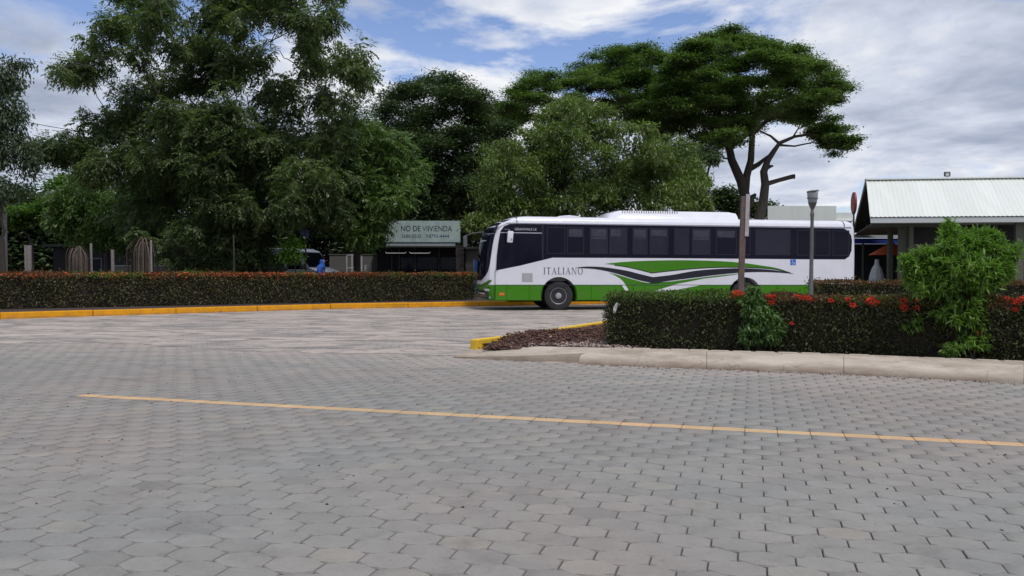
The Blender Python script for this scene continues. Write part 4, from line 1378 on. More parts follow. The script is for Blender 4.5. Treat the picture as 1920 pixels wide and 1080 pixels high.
# livery
up_green = spline([(1134, 494.6), (1170, 491), (1222, 488.7), (1280, 487.9), (1343, 489.4), (1389, 492.5), (1427, 497.7), (1458, 503), (1487, 513)]) + \
    spline([(1487, 513), (1458, 505), (1427, 502), (1389, 500.5), (1343, 500.8), (1302, 503), (1260, 507), (1222, 511.2)])[1:] + spline([(1222, 511.2), (1196, 504.5), (1172, 499.3), (1152, 496.5), (1134, 494.6)])[1:-1]
side_poly('livery_stripe', up_green, 0.006, mt['green'])
bk_edge = [(x, y + 1.5) for x, y in spline([(1152, 496.5), (1172, 499.3), (1196, 504.5), (1222, 511.2)])] + [(x, y + 1.5) for x, y in spline([(1222, 511.2), (1260, 507), (1302, 503), (1343, 500.8), (1389, 500.5), (1427, 502), (1458, 505), (1482, 512)])][1:]
side_poly('livery_edge', bk_edge + [(x, y - 2.6) for x, y in bk_edge[::-1]], 0.0045, mt['black'])
black_band = spline([(1078, 502), (1099, 499.8), (1130, 500.8), (1172, 507), (1198, 513.4), (1224, 519.6)]) + spline([(1224, 519.6), (1260, 515.4), (1302, 508), (1343, 504.4), (1389, 503), (1427, 504.6), (1458, 507.5), (1489, 513.3)])[1:] + \
    spline([(1489, 513.3), (1458, 511), (1427, 510), (1389, 511.2), (1343, 515.4), (1302, 520.6), (1260, 525.8), (1224, 531)])[1:] + spline([(1224, 531), (1192, 523.8), (1161, 514.4), (1140, 509), (1115, 504.5), (1078, 502)])[1:-1]
side_poly('livery_stripe', black_band, 0.006, mt['black'])
zs = 533.6
low_green = spline([(1142, 511), (1161, 516.2), (1192, 525.5), (1224, 532.8)]) + spline([(1224, 532.8), (1260, 527.6), (1302, 522.2), (1343, 517), (1392, 512.5)])[1:] + \
    spline([(1392, 512.8), (1360, 517.5), (1322.5, 521.9), (1296, 527), (1262, zs)])[1:] + spline([(1173, zs), (1167, 526), (1159, 519.6), (1142, 511)])[:-1]
side_poly('livery_stripe', low_green, 0.005, mt['green'])
side_poly('livery_stripe', spline([(1165.5, 535), (1169, 540), (1174, 548), (1180, 558)]) + spline([(1187, 558), (1181, 548), (1176, 540), (1172.5, 535)]), 0.016, mt['white'])
side_poly('livery_stripe', [(1206, 552), (1234, 543.5), (1262, 535), (1312, 535), (1283, 540.5), (1258, 545.5), (1232, 552)], 0.016, mt['white'])

# skirt flaps
seams = [928.5, 949.5, 992, None, None, 1108.5, 1151, 1165, 1187, 1208, 1240, 1290, 1340, None, None, 1456.5, 1507.5, 1517, 1560, 1592]


def arc_edge(xc, side, z0, z1):
    r = 0.64
    zc = WZ + 0.03
    return [(xc + side * math.sqrt(max(0, r * r - (z - zc) ** 2)), z) for z in np.linspace(z0, z1, 9)]


zlo, zhi = Z_SK0 + 0.03, Z_SK1 - 0.012
prev = None
edges = []
xs_ = [bs(s_, 545)[0] for s_ in (928.5, 949.5, 992)]
runs = [(xs_, 'arcR'), ]
flaps = []
for a, b2 in zip(xs_[:-1], xs_[1:]): flaps.append([(a, zlo), (b2, zlo), (b2, zhi), (a, zhi)])
flaps.append([(xs_[-1], zlo)] + arc_edge(WX[0], -1, zlo, zhi) + [(xs_[-1], zhi)])
x2 = [bs(s_, 545)[0] for s_ in (1108.5, 1151, 1165, 1187, 1208, 1240, 1290, 1340)]
flaps.append(arc_edge(WX[0], 1, zlo, zhi) + [(x2[0], zhi), (x2[0], zlo)])
for a, b2 in zip(x2[:-1], x2[1:]): flaps.append([(a, zlo), (b2, zlo), (b2, zhi), (a, zhi)])
flaps.append([(x2[-1], zlo)] + arc_edge(WX[1], -1, zlo, zhi) + [(x2[-1], zhi)])
x3 = [bs(s_, 545)[0] for s_ in (1456.5, 1507.5, 1517, 1560, 1594)]
flaps.append(arc_edge(WX[1], 1, zlo, zhi) + [(x3[0], zhi), (x3[0], zlo)])
for a, b2 in zip(x3[:-1], x3[1:]): flaps.append([(a, zlo), (b2, zlo), (b2, zhi), (a, zhi)])
for f in flaps:
    cx = sum(q[0] for q in f) / len(f)
    g = [(x + (0.010 if x < cx else -0.010), z) for x, z in f]
    obj('skirt_flap', prism2('skirt_flap', g, 0.012, 0.010, mt['green']), bus)
MB().box(bs(936, 550)[0], bs(945.5, 550)[0], -0.022, -0.012, bs(940, 554)[1], bs(940, 549)[1]).build('marker_lamp', mt['orange'], bus, bevel=0.003)
# dark line between skirt and body, rain gutter and roof joints
MB().box(bs(928.5, 534)[0], LB - 0.3, -0.0035, 0.004, Z_SK1 - 0.01, Z_SK1 + 0.008).build('belt_seam', mt['black'], bus)
MB().box(0.12, LB - 0.25, -0.02, 0.02, 2.985, 3.005).build('rain_gutter', mt['white'], bus)
for px in (968.5, 1583):
    xq = bs(px, 412)[0]
    mb = MB()
    prof = [(2.96, -0.008), (zr - 0.17, 0.022), (zr - 0.09, 0.072), (zr - 0.03, 0.182), (zr + 0.006, 0.40), (zr + 0.006, 2.1)]
    for (za, ya), (zb, yb) in zip(prof[:-1], prof[1:]):
        mb.add([(xq, ya, za), (xq + 0.035, ya, za), (xq + 0.035, yb, zb), (xq, yb, zb)], [(0, 1, 2, 3)])
    mb.build('roof_joint', mt['black'], bus)
xq = bs(928.5, 500)[0]
MB().box(xq - 0.006, xq + 0.006, -0.0025, 0.005, Z_SK0 + .05, bs(930, 505)[1]).build('door_seam', mt['black'], bus)
# louvred grille on the flank
ga, gb = bs(978.5, 530)[0], bs(998.5, 530)[0]
gz0, gz1 = bs(988, 528.5)[1], bs(988, 512)[1]
gr = MB().box(ga, gb, -0.004, 0.002, gz0, gz1).build('grille', mt['lightgrey'], bus)
for k in range(9):
    x = ga + (gb - ga) * (k + 0.5) / 9
    MB().box(x - 0.010, x + 0.010, -0.012, -0.004, gz0 + 0.01, gz1 - 0.01).build('louvre', mt['lightgrey'], gr)

# front: windscreen, swoosh bumper, headlamp
P_n = 18


def front_patch(name, z_rows, k0, k1, off, material, parent=None, clip=None):
    V = []; Fc = []
    n = 40
    for (z, a0, a1) in z_rows:
        full = plan(z, 0.0 if z < 2.9 else (0.03 if z < 3.05 else 0.08), 72)[:73]
        for k in range(n + 1):
            s_ = a0 + (a1 - a0) * k / n
            i = min(71, int(s_ * 72)); fr_ = s_ * 72 - i
            x = full[i][0] * (1 - fr_) + full[i + 1][0] * fr_; y = full[i][1] * (1 - fr_) + full[i + 1][1] * fr_
            i2 = max(0, min(70, i)); tx_, ty_ = full[i2 + 1][0] - full[max(0, i2 - 1)][0], full[i2 + 1][1] - full[max(0, i2 - 1)][1]
            ln_ = math.hypot(tx_, ty_) or 1
            V.append((x - ty_ / ln_ * off, y + tx_ / ln_ * off, z))
    R_ = len(z_rows)
    for i in range(R_ - 1):
        for k in range(n):
            Fc.append((i * (n + 1) + k, i * (n + 1) + k + 1, (i + 1) * (n + 1) + k + 1, (i + 1) * (n + 1) + k))
    me = mesh(name, V, Fc, material, True)
    o = obj(name, me, parent or bus)
    md = o.modifiers.new('t', 'SOLIDIFY'); md.thickness = 0.006; md.offset = 0
    return o


rows = []
for z, a0 in ((1.02, 0.32), (1.10, 0.22), (1.2, 0.135), (1.35, 0.085), (1.6, 0.058), (1.9, 0.05), (2.2, 0.045), (2.5, 0.04), (2.62, 0.038)):
    rows.append((z, a0, 1 - a0))
front_patch('windscreen', rows, 0, 0, 0.008, mt['glass'])
rows = [(z, a0, 1 - a0) for z, a0 in ((2.64, 0.038), (2.8, 0.04), (2.92, 0.05), (3.0, 0.09), (3.08, 0.16))]
front_patch('destination_glass', rows, 0, 0, 0.010, mt['glass'])
rows = [(z, a0, 1 - a0) for z, a0 in ((0.82, 0.36), (0.86, 0.20), (0.92, 0.10), (0.99, 0.055), (1.06, 0.05), (1.08, 0.06))]
front_patch('front_mask', [(0.74, 0.10, 0.9), (0.80, 0.07, 0.93), (0.86, 0.05, 0.95), (0.93, 0.045, 0.25)][:3], 0, 0, 0.010, mt['dgreen'])
front_patch('front_mask', [(0.40, 0.16, 0.84), (0.5, 0.13, 0.87), (0.58, 0.11, 0.89), (0.66, 0.14, 0.86)], 0, 0, 0.012, mt['black'])
front_patch('bumper_flare', [(0.56, 0.22, 0.78), (0.60, 0.2, 0.8)], 0, 0, 0.02, mt['white'])
front_patch('headlamp', [(0.66, 0.06, 0.17), (0.70, 0.055, 0.18), (0.745, 0.07, 0.19)], 0, 0, 0.018, mt['clear'])
front_patch('fog_lamp', [(0.42, 0.08, 0.12), (0.47, 0.08, 0.12)], 0, 0, 0.014, mt['clear'])
# swoosh of dark green climbing the corner
front_patch('corner_swoosh', [(0.88, 0.10, 0.30), (0.93, 0.06, 0.20), (0.98, 0.035, 0.12), (1.03, 0.025, 0.075), (1.05, 0.025, 0.045)], 0, 0, 0.009, mt['dgreen'])

# mirrors
mm = MB()
mx0, mz0 = bs(956, 444, -0.28)
mm.box(-0.10, 0.10, -0.07, 0.07, -0.20, 0.20)
mo = mm.build('mirror', mt['white'], bus, bevel=0.035, smooth=True, loc=(bs(956.5, 444, -.28)[0], -0.28, bs(956.5, 444, -.28)[1]))
mo.scale = (0.98, 1, 0.98); mo.rotation_euler = (0, math.radians(5), 0)
MB().box(0.03, 0.06, -0.082, -0.068, -0.12, -0.06).build('indicator', mt['plastic'], mo)
MB().tube([(bs(956, 432, -.28)[0], -0.28, mo.location.z + 0.17), (bs(956, 430)[0] - .05, -0.2, mo.location.z + 0.24), (bs(945, 425)[0], 0.02, mo.location.z + 0.26)], 0.022, 8).build('mirror_arm', mt['plastic'], bus, smooth=True)
MB().tube([(-0.1, 1.9, 2.75), (-0.5, 2.1, 2.70), (-0.72, 2.45, 2.62)], 0.025, 8).build('mirror_arm', mt['plastic'], bus, smooth=True)
MB().box(-0.80, -0.66, 2.35, 2.6, 2.2, 2.62).build('mirror', mt['plastic'], bus, bevel=0.03)

# roof units
pa, pb = bs(1148, 400)[0], bs(1392, 400)[0]
zt_ = bs(1250, 397.5, 0.6)[1] + 0.02
ac = MB()
sec = [(0.30, zr - 0.05), (0.38, zr + 0.10), (0.55, zt_), (1.25, zt_ + 0.03), (1.95, zt_), (2.12, zr + 0.10), (2.20, zr - 0.05)]
st = [(pa, 0.25), (pa + 0.12, 0.72), (pa + 0.45, 1.0), (pb - 0.3, 1.0), (pb, 0.85)]
for x, s_ in st:
    for y, z in sec:
        ac.V.append((x, 1.25 + (y - 1.25) * (0.9 + 0.1 * s_), zr - 0.05 + (z - zr + 0.05) * s_))
n_ = len(sec)
for i in range(len(st) - 1):
    for k in range(n_ - 1): ac.F.append((i * n_ + k, i * n_ + k + 1, (i + 1) * n_ + k + 1, (i + 1) * n_ + k))
ac.F.append(tuple(range(n_))); ac.F.append(tuple(range((len(st) - 1) * n_, len(st) * n_))[::-1])
aco = ac.build('air_conditioner', mt['white'], bus, smooth=True)
xs0 = pa + 0.50
for k in range(24):
    x = xs0 + k * 0.088
    MB().bar((x, 0.43, zr + 0.185), (x + 0.03, 0.53, zt_ + 0.004), 0.034, 0.012, up=(1, 0, 0)).build('slot', mt['under'], aco)
ha, hb = bs(1050, 403)[0], bs(1104, 403)[0]
hp = MB(); sec = [(ha, zr - 0.03), (ha + 0.15, zr + 0.05), ((ha + hb) / 2, zr + 0.085), (hb - 0.15, zr + 0.05), (hb, zr - 0.03)]
hp.prism(sec, 0.75, 1.75)
hp.build('roof_hatch', mt['white'], bus, bevel=0.02)

# wheels
for wi, x in enumerate(WX):
    for sidev in (0, 1):
        y0 = 0.06 if sidev == 0 else BW - 0.06
        s_ = 1 if sidev == 0 else -1
        w = empty('wheel'); w.parent = bus
        w.location = (x, y0, WZ)
        w.rotation_euler = (0, 0, math.radians(-7) if wi == 0 else 0)
        tw = 0.28
        prof = [(0.29, 0.02), (0.31, 0.0), (0.40, -0.005), (0.47, 0.012), (WR - 0.004, 0.045), (WR, 0.09), (WR, tw - 0.07), (WR - 0.01, tw - 0.03), (0.45, tw), (0.29, tw - 0.02)]
        if s_ < 0: prof = [(r, -h) for r, h in prof]
        MB().lathe(prof, 56, 'y').build('tyre', mt['rubber'], w, smooth=True)
        prof = [(0.295, 0.03), (0.28, 0.008), (0.265, 0.02), (0.25, 0.075), (0.205, 0.09), (0.19, 0.055), (0.13, 0.05), (0.115, 0.04), (0.10, -0.005), (0.06, -0.02), (0.02, -0.02)]
        if s_ < 0: prof = [(r, -h) for r, h in prof]
        MB().lathe(prof, 48, 'y').build('rim', mt['rim'], w, smooth=True)
        if sidev == 0:
            hm = MB()
            for k in range(10):
                a = 2 * PI * k / 10
                hm.lathe([(0.021, 0.066), (0.021, 0.088)], 10, 'y', (0.228 * math.cos(a), -0.010, 0.228 * math.sin(a)))
            hm.build('hand_holes', mt['under'], w)['kind'] = 'stuff'
            for k in range(10):
                a = 2 * PI * (k + 0.5) / 10
                MB().lathe([(0.014, 0.025), (0.012, 0.05)], 6, 'y', (0.155 * math.cos(a), 0.0, 0.155 * math.sin(a))).build('wheel_nut', mt['rim'], w)


# text
def text_obj(name, s_, size, material, parent, loc, rot=(PI / 2, 0, 0), width=None, extr=0.001, font_scale_x=1.0, align='LEFT'):
    cu = bpy.data.curves.new(name, 'FONT')
    cu.body = s_; cu.size = size; cu.extrude = extr; cu.align_x = align
    tmp = bpy.data.objects.new(name, cu); C.objects.link(tmp)
    dg = bpy.context.evaluated_depsgraph_get(); dg.update()
    me = bpy.data.meshes.new_from_object(tmp.evaluated_get(dg))
    bpy.data.objects.remove(tmp)
    me.materials.clear(); me.materials.append(material)
    co = np.empty(len(me.vertices) * 3, np.float32); me.vertices.foreach_get('co', co); co = co.reshape(-1, 3)
    if width:
        co[:, 0] *= width / (co[:, 0].max() - co[:, 0].min()); co[:, 0] -= co[:, 0].min()
        me.vertices.foreach_set('co', co.ravel())
    o = obj(name, me, parent)
    o.location = loc; o.rotation_euler = rot
    return o


# serif lettering built stroke by stroke (unit cap height 1): thick/thin strokes plus serifs
def serif(word, x0, z0, h, total_w, material, parent, off):
    TH, TN_ = 0.15, 0.05
    gl = {
        'I': (0.42, [('r', .14, 0, .14 + TH, 1)], [(.04, .40, 0), (.04, .40, 1)]),
        'T': (0.80, [('r', .33, 0, .33 + TH, 1), ('r', .02, .93, .78, 1.0)], [(.24, .58, 0)]),
        'A': (0.92, [('p', [(.10, 0), (.10 + TN_, 0), (.48, 1), (.42, 1)]), ('p', [(.68, 0), (.84, 0), (.50, 1), (.40, 1)]), ('r', .24, .33, .68, .39)], [(.0, .24, 0), (.58, .94, 0)]),
        'L': (0.72, [('r', .12, 0, .12 + TH, 1), ('r', .12, 0, .66, .07), ('p', [(.60, 0), (.68, 0), (.70, .24), (.66, .24)])], [(.02, .38, 1), (.02, .3, 0)]),
        'N': (0.98, [('r', .14, 0, .14 + TN_, 1), ('r', .80, 0, .80 + TN_, 1), ('p', [(.12, 1), (.28, 1), (.85, 0), (.76, 0)])], [(.04, .28, 0), (.02, .24, 1), (.70, .94, 1)]),
        'O': (0.98, 'O', [])}
    tw = sum(gl[c][0] for c in word) + 0.16 * (len(word) - 1)
    k = total_w / tw
    x = x0
    for c in word:
        wd, st_, sf = gl[c]
        mb = MB()
        P = lambda a, b_: (x + a * k, z0 + b_ * h)
        if st_ == 'O':
            n = 28
            for i in range(n):
                q = []
                for j in (i, i + 1):
                    a = 2 * PI * j / n
                    q.append((P(.49 + .46 * math.cos(a), .5 + .52 * math.sin(a)), P(.49 + .32 * math.cos(a), .5 + .46 * math.sin(a))))
                (a1, b1), (a2, b2) = q
                mb.prism([a1, a2, b2, b1], -off, -off + 0.003)
        else:
            for s_ in st_:
                if s_[0] == 'r': mb.prism([P(s_[1], s_[2]), P(s_[3], s_[2]), P(s_[3], s_[4]), P(s_[1], s_[4])], -off, -off + 0.003)
                else: mb.prism([P(*q) for q in s_[1]], -off, -off + 0.003)
        for a, b_, lv in sf:
            mb.prism([P(a, 0 if lv == 0 else .95), P(b_, 0 if lv == 0 else .95), P(b_, .05 if lv == 0 else 1), P(a, .05 if lv == 0 else 1)], -off - 0.0006, -off + 0.003)
        mb.build('letter', material, parent)
        x += (wd + 0.16) * k


xa, za = bs(1018.5, 514.2); xb, zb = bs(1093, 501.8)
serif('ITALIANO', xa, za, zb - za, xb - xa, mt['ink'], bus, 0.006)
xa, za = bs(965, 431.8); xb, zb = bs(1006, 427.4)
text_obj('lettering', 'GRANVIALE LE', (zb - za) * 1.35, mt['sil'], bus, (xa, -0.0065, za), width=xb - xa)
xa, za = bs(1035.5, 485.0)
# wheelchair symbol
xa, zb = bs(1482, 486.6); xb, za = bs(1492, 497)
sg = MB().box(xa, xb, -0.006, -0.001, za, zb).build('wheelchair_sign', mt['blue'], bus)
mb = MB(); w_ = xb - xa
ck = lambda a, b2: (xa + a * w_, za + b2 * (zb - za))
mb.prism([ck(.42 + .07 * math.cos(i * PI / 4), .82 + .07 * math.sin(i * PI / 4)) for i in range(8)], -0.009, -0.0065)
mb.prism([ck(.38, .42), ck(.48, .42), ck(.48, .72), ck(.38, .72)], -0.009, -0.0065)
mb.prism([ck(.48, .42), ck(.72, .42), ck(.72, .50), ck(.48, .50)], -0.009, -0.0065)
mb.prism([ck(.66, .20), ck(.82, .16), ck(.84, .22), ck(.74, .42), ck(.66, .42)], -0.009, -0.0065)
for i in range(9):
    a, b2 = PI * 0.75 + i * PI * 0.125, PI * 0.75 + (i + 1) * PI * 0.125
    q = [ck(.46 + r * math.cos(t_), .34 + r * math.sin(t_)) for r, t_ in ((.25, a), (.25, b2), (.18, b2), (.18, a))]
    mb.prism(q, -0.0093, -0.0065)
mb.build('symbol', mt['litter'], sg)

# ------------------------------------------------------------------ posts
def shaft(px, y_top, y_bot, D, r0, r1, n=8):
    a, b2 = at(px, y_bot, D), at(px, y_top, D)
    return a, b2


q = at(1387, 520, 17.0)
ps = empty('sign_post', (q.x, q.y, 0.1), 0, 'rusty square post with a narrow white board, standing between hedge and bus', 'sign post')
ps.rotation_euler = (0, math.radians(1.4), 0)
top_z = at(1392, 366, 17).z
MB().box(-0.055, 0.055, -0.04, 0.04, 0, top_z - 0.12).build('post', mt['rust'], ps, bevel=0.006)
sx = 0.02
sb = MB().box(0.028, 0.105, -0.062, -0.042, at(1392, 443, 17).z - 0.1, at(1392, 364, 17).z - 0.1).build('sign_board', mt['signw'], ps)
for zz in (2.35, 2.75):
    MB().lathe([(0.008, -0.066), (0.008, -0.060)], 8, 'y', (0.06, 0, zz)).build('bolt', mt['ink'], sb)

q = at(1520.5, 520, 24.5)
lp = empty('street_lamp', (q.x, q.y, 0.1), 0, 'tall grey street lamp with a dented cup-shaped glass head, right of the sign post', 'street lamp')
H_ = at(1522, 357, 24.5).z - 0.1
lp.rotation_euler = (0, math.radians(0.35), 0)
MB().lathe([(0.075, 0), (0.075, 0.6), (0.062, 0.65), (0.055, 1.6), (0.048, H_ - 0.78), (0.058, H_ - 0.70), (0.058, H_ - 0.66), (0.045, H_ - 0.62), (0.04, H_ - 0.55)], 12).build('pole', mt['galv'], lp, smooth=True)
MB().lathe([(0.035, H_ - 0.56), (0.06, H_ - 0.50), (0.10, H_ - 0.42), (0.125, H_ - 0.34)], 14).build('cup', mt['galv'], lp, smooth=True)
gl_ = MB().lathe([(0.115, H_ - 0.34), (0.135, H_ - 0.26), (0.15, H_ - 0.10), (0.155, H_ - 0.06)], 14).build('lamp_glass', mt['lampglass'], lp, smooth=True)
MB().lathe([(0.160, H_ - 0.235), (0.160, H_ - 0.215)], 14).build('band', mt['galv'], lp)
cp = MB().lathe([(0.165, -0.05), (0.17, -0.02), (0.15, 0), (0.05, 0.01)], 14).build('cap', mt['galv'], lp, smooth=True)
cp.rotation_euler = (0, math.radians(-7), 0); cp.location = (0, 0, H_)

# ------------------------------------------------------------------ white roofed building on the right
# plan: eave line from (14.3,34) running right and slightly closer
EL = at(1632, 418, 34.0)
ER_D = 32.2
dirE = Vector((1, -0.165, 0)).normalized()
dirG = Vector((0.33, 1, 0)).normalized()
bl_ = empty('terminal_building', (EL.x, EL.y, 0.1), math.atan2(dirE.y, dirE.x), 'single-storey building with white corrugated roof behind the big green bush', 'building')
BMX = Matrix.Translation((EL.x, EL.y, 0.1)) @ Matrix.Rotation(math.atan2(dirE.y, dirE.x), 4, 'Z')
BMI = BMX.inverted()
LEN = 16.0


def bl(px, py, D): return BMI @ at(px, py, D)


e_z = bl(1632, 407, 34.0).z
f_z = bl(1632, 418, 34.0).z
rid = bl(1625, 338, 37.3)
bk_ = bl(1601, 434, 46.0)
# corrugated front slope, one metre sheets
roof = empty('roof'); roof.parent = bl_
nsh = int(LEN / 1.0)
for s_ in range(nsh):
    V = []; k = 36
    for j in range(5):
        f_ = j / 4
        for i in range(k + 1):
            x = s_ * 1.0 + i / k * 1.0
            w_ = 0.013 * math.sin(2 * PI * x / 0.166)
            V.append((x + rid.x * f_ * (1.0), rid.y * f_ - 0.05 * (1 - f_), e_z + (rid.z - e_z) * f_ + max(w_, -0.006) + (0.003 if s_ % 2 else 0)))
    Fc = [(j * (k + 1) + i, j * (k + 1) + i + 1, (j + 1) * (k + 1) + i + 1, (j + 1) * (k + 1) + i) for j in range(4) for i in range(k)]
    obj('roof_sheet', mesh('roof_sheet', V, Fc, mt['roofw'], True), roof)
x0, x1 = 0.0, float(nsh)
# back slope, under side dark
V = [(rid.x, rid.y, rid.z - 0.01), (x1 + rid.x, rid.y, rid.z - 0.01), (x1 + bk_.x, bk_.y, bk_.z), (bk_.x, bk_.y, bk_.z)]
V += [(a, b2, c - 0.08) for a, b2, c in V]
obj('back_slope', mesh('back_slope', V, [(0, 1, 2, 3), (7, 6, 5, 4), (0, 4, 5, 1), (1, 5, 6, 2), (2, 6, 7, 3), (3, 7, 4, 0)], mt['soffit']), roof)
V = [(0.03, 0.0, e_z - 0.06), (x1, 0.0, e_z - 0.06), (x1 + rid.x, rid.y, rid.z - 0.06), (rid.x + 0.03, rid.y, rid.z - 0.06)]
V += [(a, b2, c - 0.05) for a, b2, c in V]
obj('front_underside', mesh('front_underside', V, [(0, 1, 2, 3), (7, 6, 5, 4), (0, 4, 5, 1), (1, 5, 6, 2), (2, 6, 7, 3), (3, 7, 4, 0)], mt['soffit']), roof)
MB().box(0, x1, -0.02, 0.02, f_z, e_z - 0.03).build('fascia', mt['fascia'], roof)
MB().bar((rid.x - .05, rid.y, rid.z + 0.03), (x1 + rid.x, rid.y, rid.z + 0.03), 0.36, 0.05).build('ridge_cap', mt['roofw'], roof)
MB().bar((bk_.x - .03, bk_.y, bk_.z + 0.01), (rid.x - .03, rid.y, rid.z + 0.02), 0.04, 0.13).build('bargeboard', mt['fascia'], roof)
MB().bar((0.0, 0.02, e_z + 0.0), (rid.x, rid.y, rid.z + 0.0), 0.03, 0.06).build('bargeboard', mt['roofw'], roof)
# flat soffit and walls
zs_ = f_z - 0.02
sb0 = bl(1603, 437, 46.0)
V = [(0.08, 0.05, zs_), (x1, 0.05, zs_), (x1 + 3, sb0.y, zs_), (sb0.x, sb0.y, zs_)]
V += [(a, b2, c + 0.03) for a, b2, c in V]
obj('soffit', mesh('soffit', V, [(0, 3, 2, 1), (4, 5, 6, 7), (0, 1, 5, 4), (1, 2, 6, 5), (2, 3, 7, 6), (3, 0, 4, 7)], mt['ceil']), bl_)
wy = 1.6
xw = bl(1703, 480, 35.4).x
zwin = bl(1750, 458, 35.4).z
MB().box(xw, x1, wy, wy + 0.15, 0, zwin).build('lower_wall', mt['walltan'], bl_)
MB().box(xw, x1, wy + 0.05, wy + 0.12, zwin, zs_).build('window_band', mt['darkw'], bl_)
for i in range(7):
    x = xw + 0.1 + i * 1.6
    w_ = MB().box(x, x + 0.06, wy - 0.02, wy + 0.05, zwin, zs_ - 0.02).build('mullion', mt['olive'], bl_)
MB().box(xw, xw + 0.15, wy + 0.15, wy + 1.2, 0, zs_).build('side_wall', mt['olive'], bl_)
for px, w_, D in ((1669, 0.20, 37), (1691, 0.30, 35.3), (1707, 0.16, 34.9), (1910, 0.3, 33.5)):
    q = bl(px, 480, D)
    MB().box(q.x - w_ / 2, q.x + w_ / 2, q.y - 0.1, q.y + 0.1, 0, zs_).build('column', mt['olive'], bl_, bevel=0.01)
for i, (py_, yy) in enumerate(((0, 0.5), (0, 1.3))):
    MB().box(0.15, xw + 1, yy, yy + 0.08, zs_ - 0.10, zs_).build('beam', mt['soffit'], bl_)
# floodlight on the ridge
q = at(1778, 336, 37.0)
fl_ = empty('floodlight', (q.x, q.y + 0.1, rid.z + 0.25), 0, 'small boxy floodlight on a bracket standing on the white roof ridge', 'floodlight')
mb = MB(); w_, h_ = 0.12, 0.10
for a, b2, c, d_ in ((-w_, w_, 0.0, .03), (-w_, w_, 2 * h_ - .03, 2 * h_), (-w_, -w_ + .03, .03, 2 * h_ - .03), (w_ - .03, w_, .03, 2 * h_ - .03)): mb.box(a, b2, -.05, .05, c, d_)
mb.build('housing', mt['plastic'], fl_)
MB().box(-w_ + .03, w_ - .03, -.02, .02, .03, 2 * h_ - .03).build('lens', mt['clear'], fl_)
MB().tube([(0, 0, -.12), (0, 0, 0.02)], 0.015, 6).build('bracket', mt['plastic'], fl_)
# red disc seen edge-on on a pole behind the gable
q = at(1601, 381, 43)
rd = empty('disc_sign', (q.x, q.y, 0.0), 0, 'dark red round sign seen nearly edge-on beside the white gable', 'sign')
MB().lathe([(0.50, -0.06), (0.56, -0.04), (0.56, 0.04), (0.50, 0.06)], 40, 'x', (0, 0, q.z)).build('disc', mt['redd'], rd, bevel=0.01).rotation_euler = (0, 0, math.radians(-11))
MB().tube([(0, 0, 0), (0, 0, q.z - 0.5)], 0.05, 8).build('pole', mt['plastic'], rd)

# long white shed roof behind the bus
q0, q1 = at(1440, 388, 52), at(1575, 384, 52)
sh = empty('white_shed', (q0.x, 52, 0), 0, 'long low shed with white roof showing above the rear half of the bus', 'building')
Ls = at(1602, 400, 52).x - q0.x
z_e = at(1500, 412, 52).z
MB().box(0, at(1568, 400, 52).x - q0.x, 0, 0.1, z_e - 0.1, at(1500, 386, 52).z).build('parapet', mt['roofw'], sh)
MB().box(at(1569, 400, 52).x - q0.x, Ls, 0.3, 0.4, z_e - 0.1, at(1590, 398, 52).z).build('lower_parapet', mt['roofw'], sh)
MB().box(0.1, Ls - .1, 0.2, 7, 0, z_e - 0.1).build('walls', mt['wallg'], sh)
MB().box(-0.1, Ls, 0.1, 7.2, z_e - 0.08, z_e - 0.02).build('roof', mt['roofw'], sh)

# market stalls seen between bus and building
q0 = at(1600, 452, 46)
ms_ = empty('market_stall', (q0.x, q0.y, 0), 0, 'blue-fronted stall seen between the bus tail and the white-roofed building', 'stall')
x_ = at(1760, 450, 46).x - q0.x
MB().box(0, x_, 0, 0.1, at(1620, 457, 46).z, at(1620, 447, 46).z).build('blue_fascia', mt['tarpb'], ms_)
MB().box(0, x_, -0.05, 0.2, at(1620, 446, 46).z, at(1620, 441, 46).z).build('white_trim', mt['fascia'], ms_)
MB().box(0, x_, 1.5, 1.6, 0, at(1620, 456, 46).z).build('back_wall', mt['darkw'], ms_)
MB().box(0, x_, -0.05, 4.0, at(1620, 441, 46).z, at(1620, 440, 46).z).build('roof', mt['soffit'], ms_)
for k in range(4):
    xx = 0.5 + k * 1.3
    MB().box(xx, xx + 0.08, -0.02, 0.06, 0, at(1620, 457, 46).z).build('post', mt['olive'], ms_)
q0 = at(1668, 470, 41)
um = empty('orange_umbrella', (q0.x, q0.y, 0), 0, 'orange market umbrella behind the olive columns', 'umbrella')
z0u, z1u = at(1660, 478, 41).z, at(1660, 456, 41).z
mb = MB(); nn = 8
mb.V.append((0.1, 0, z1u + 0.08)); rr_ = 0.95
for k in range(nn):
    a = 2 * PI * k / nn + 0.3
    mb.V.append((rr_ * math.cos(a), rr_ * math.sin(a), z0u))
for k in range(nn): mb.F.append((0, 1 + k, 1 + (k + 1) % nn))
mb.build('canopy', mt['tarpo'], um)
MB().tube([(0.1, 0, 0), (0.1, 0, z1u + 0.1)], 0.025, 8).build('pole', mt['plastic'], um)
q0 = at(1644, 510, 39)
cv = empty('covered_cart', (q0.x, q0.y, 0), 0, 'grey sheet-covered cone-shaped cart between bus tail and olive column', 'cart')
mb = MB().lathe([(0.36, 0.0), (0.36, 0.5), (0.33, 1.05), (0.22, 1.45), (0.11, 1.62), (0.09, 1.85), (0.02, 1.87)], 9)
mb.build('sheet_cover', mt['fascia'], cv)
MB().box(-0.42, 0.42, -0.40, -0.2, 0.0, 0.55).build('crate', mt['darkw'], cv)

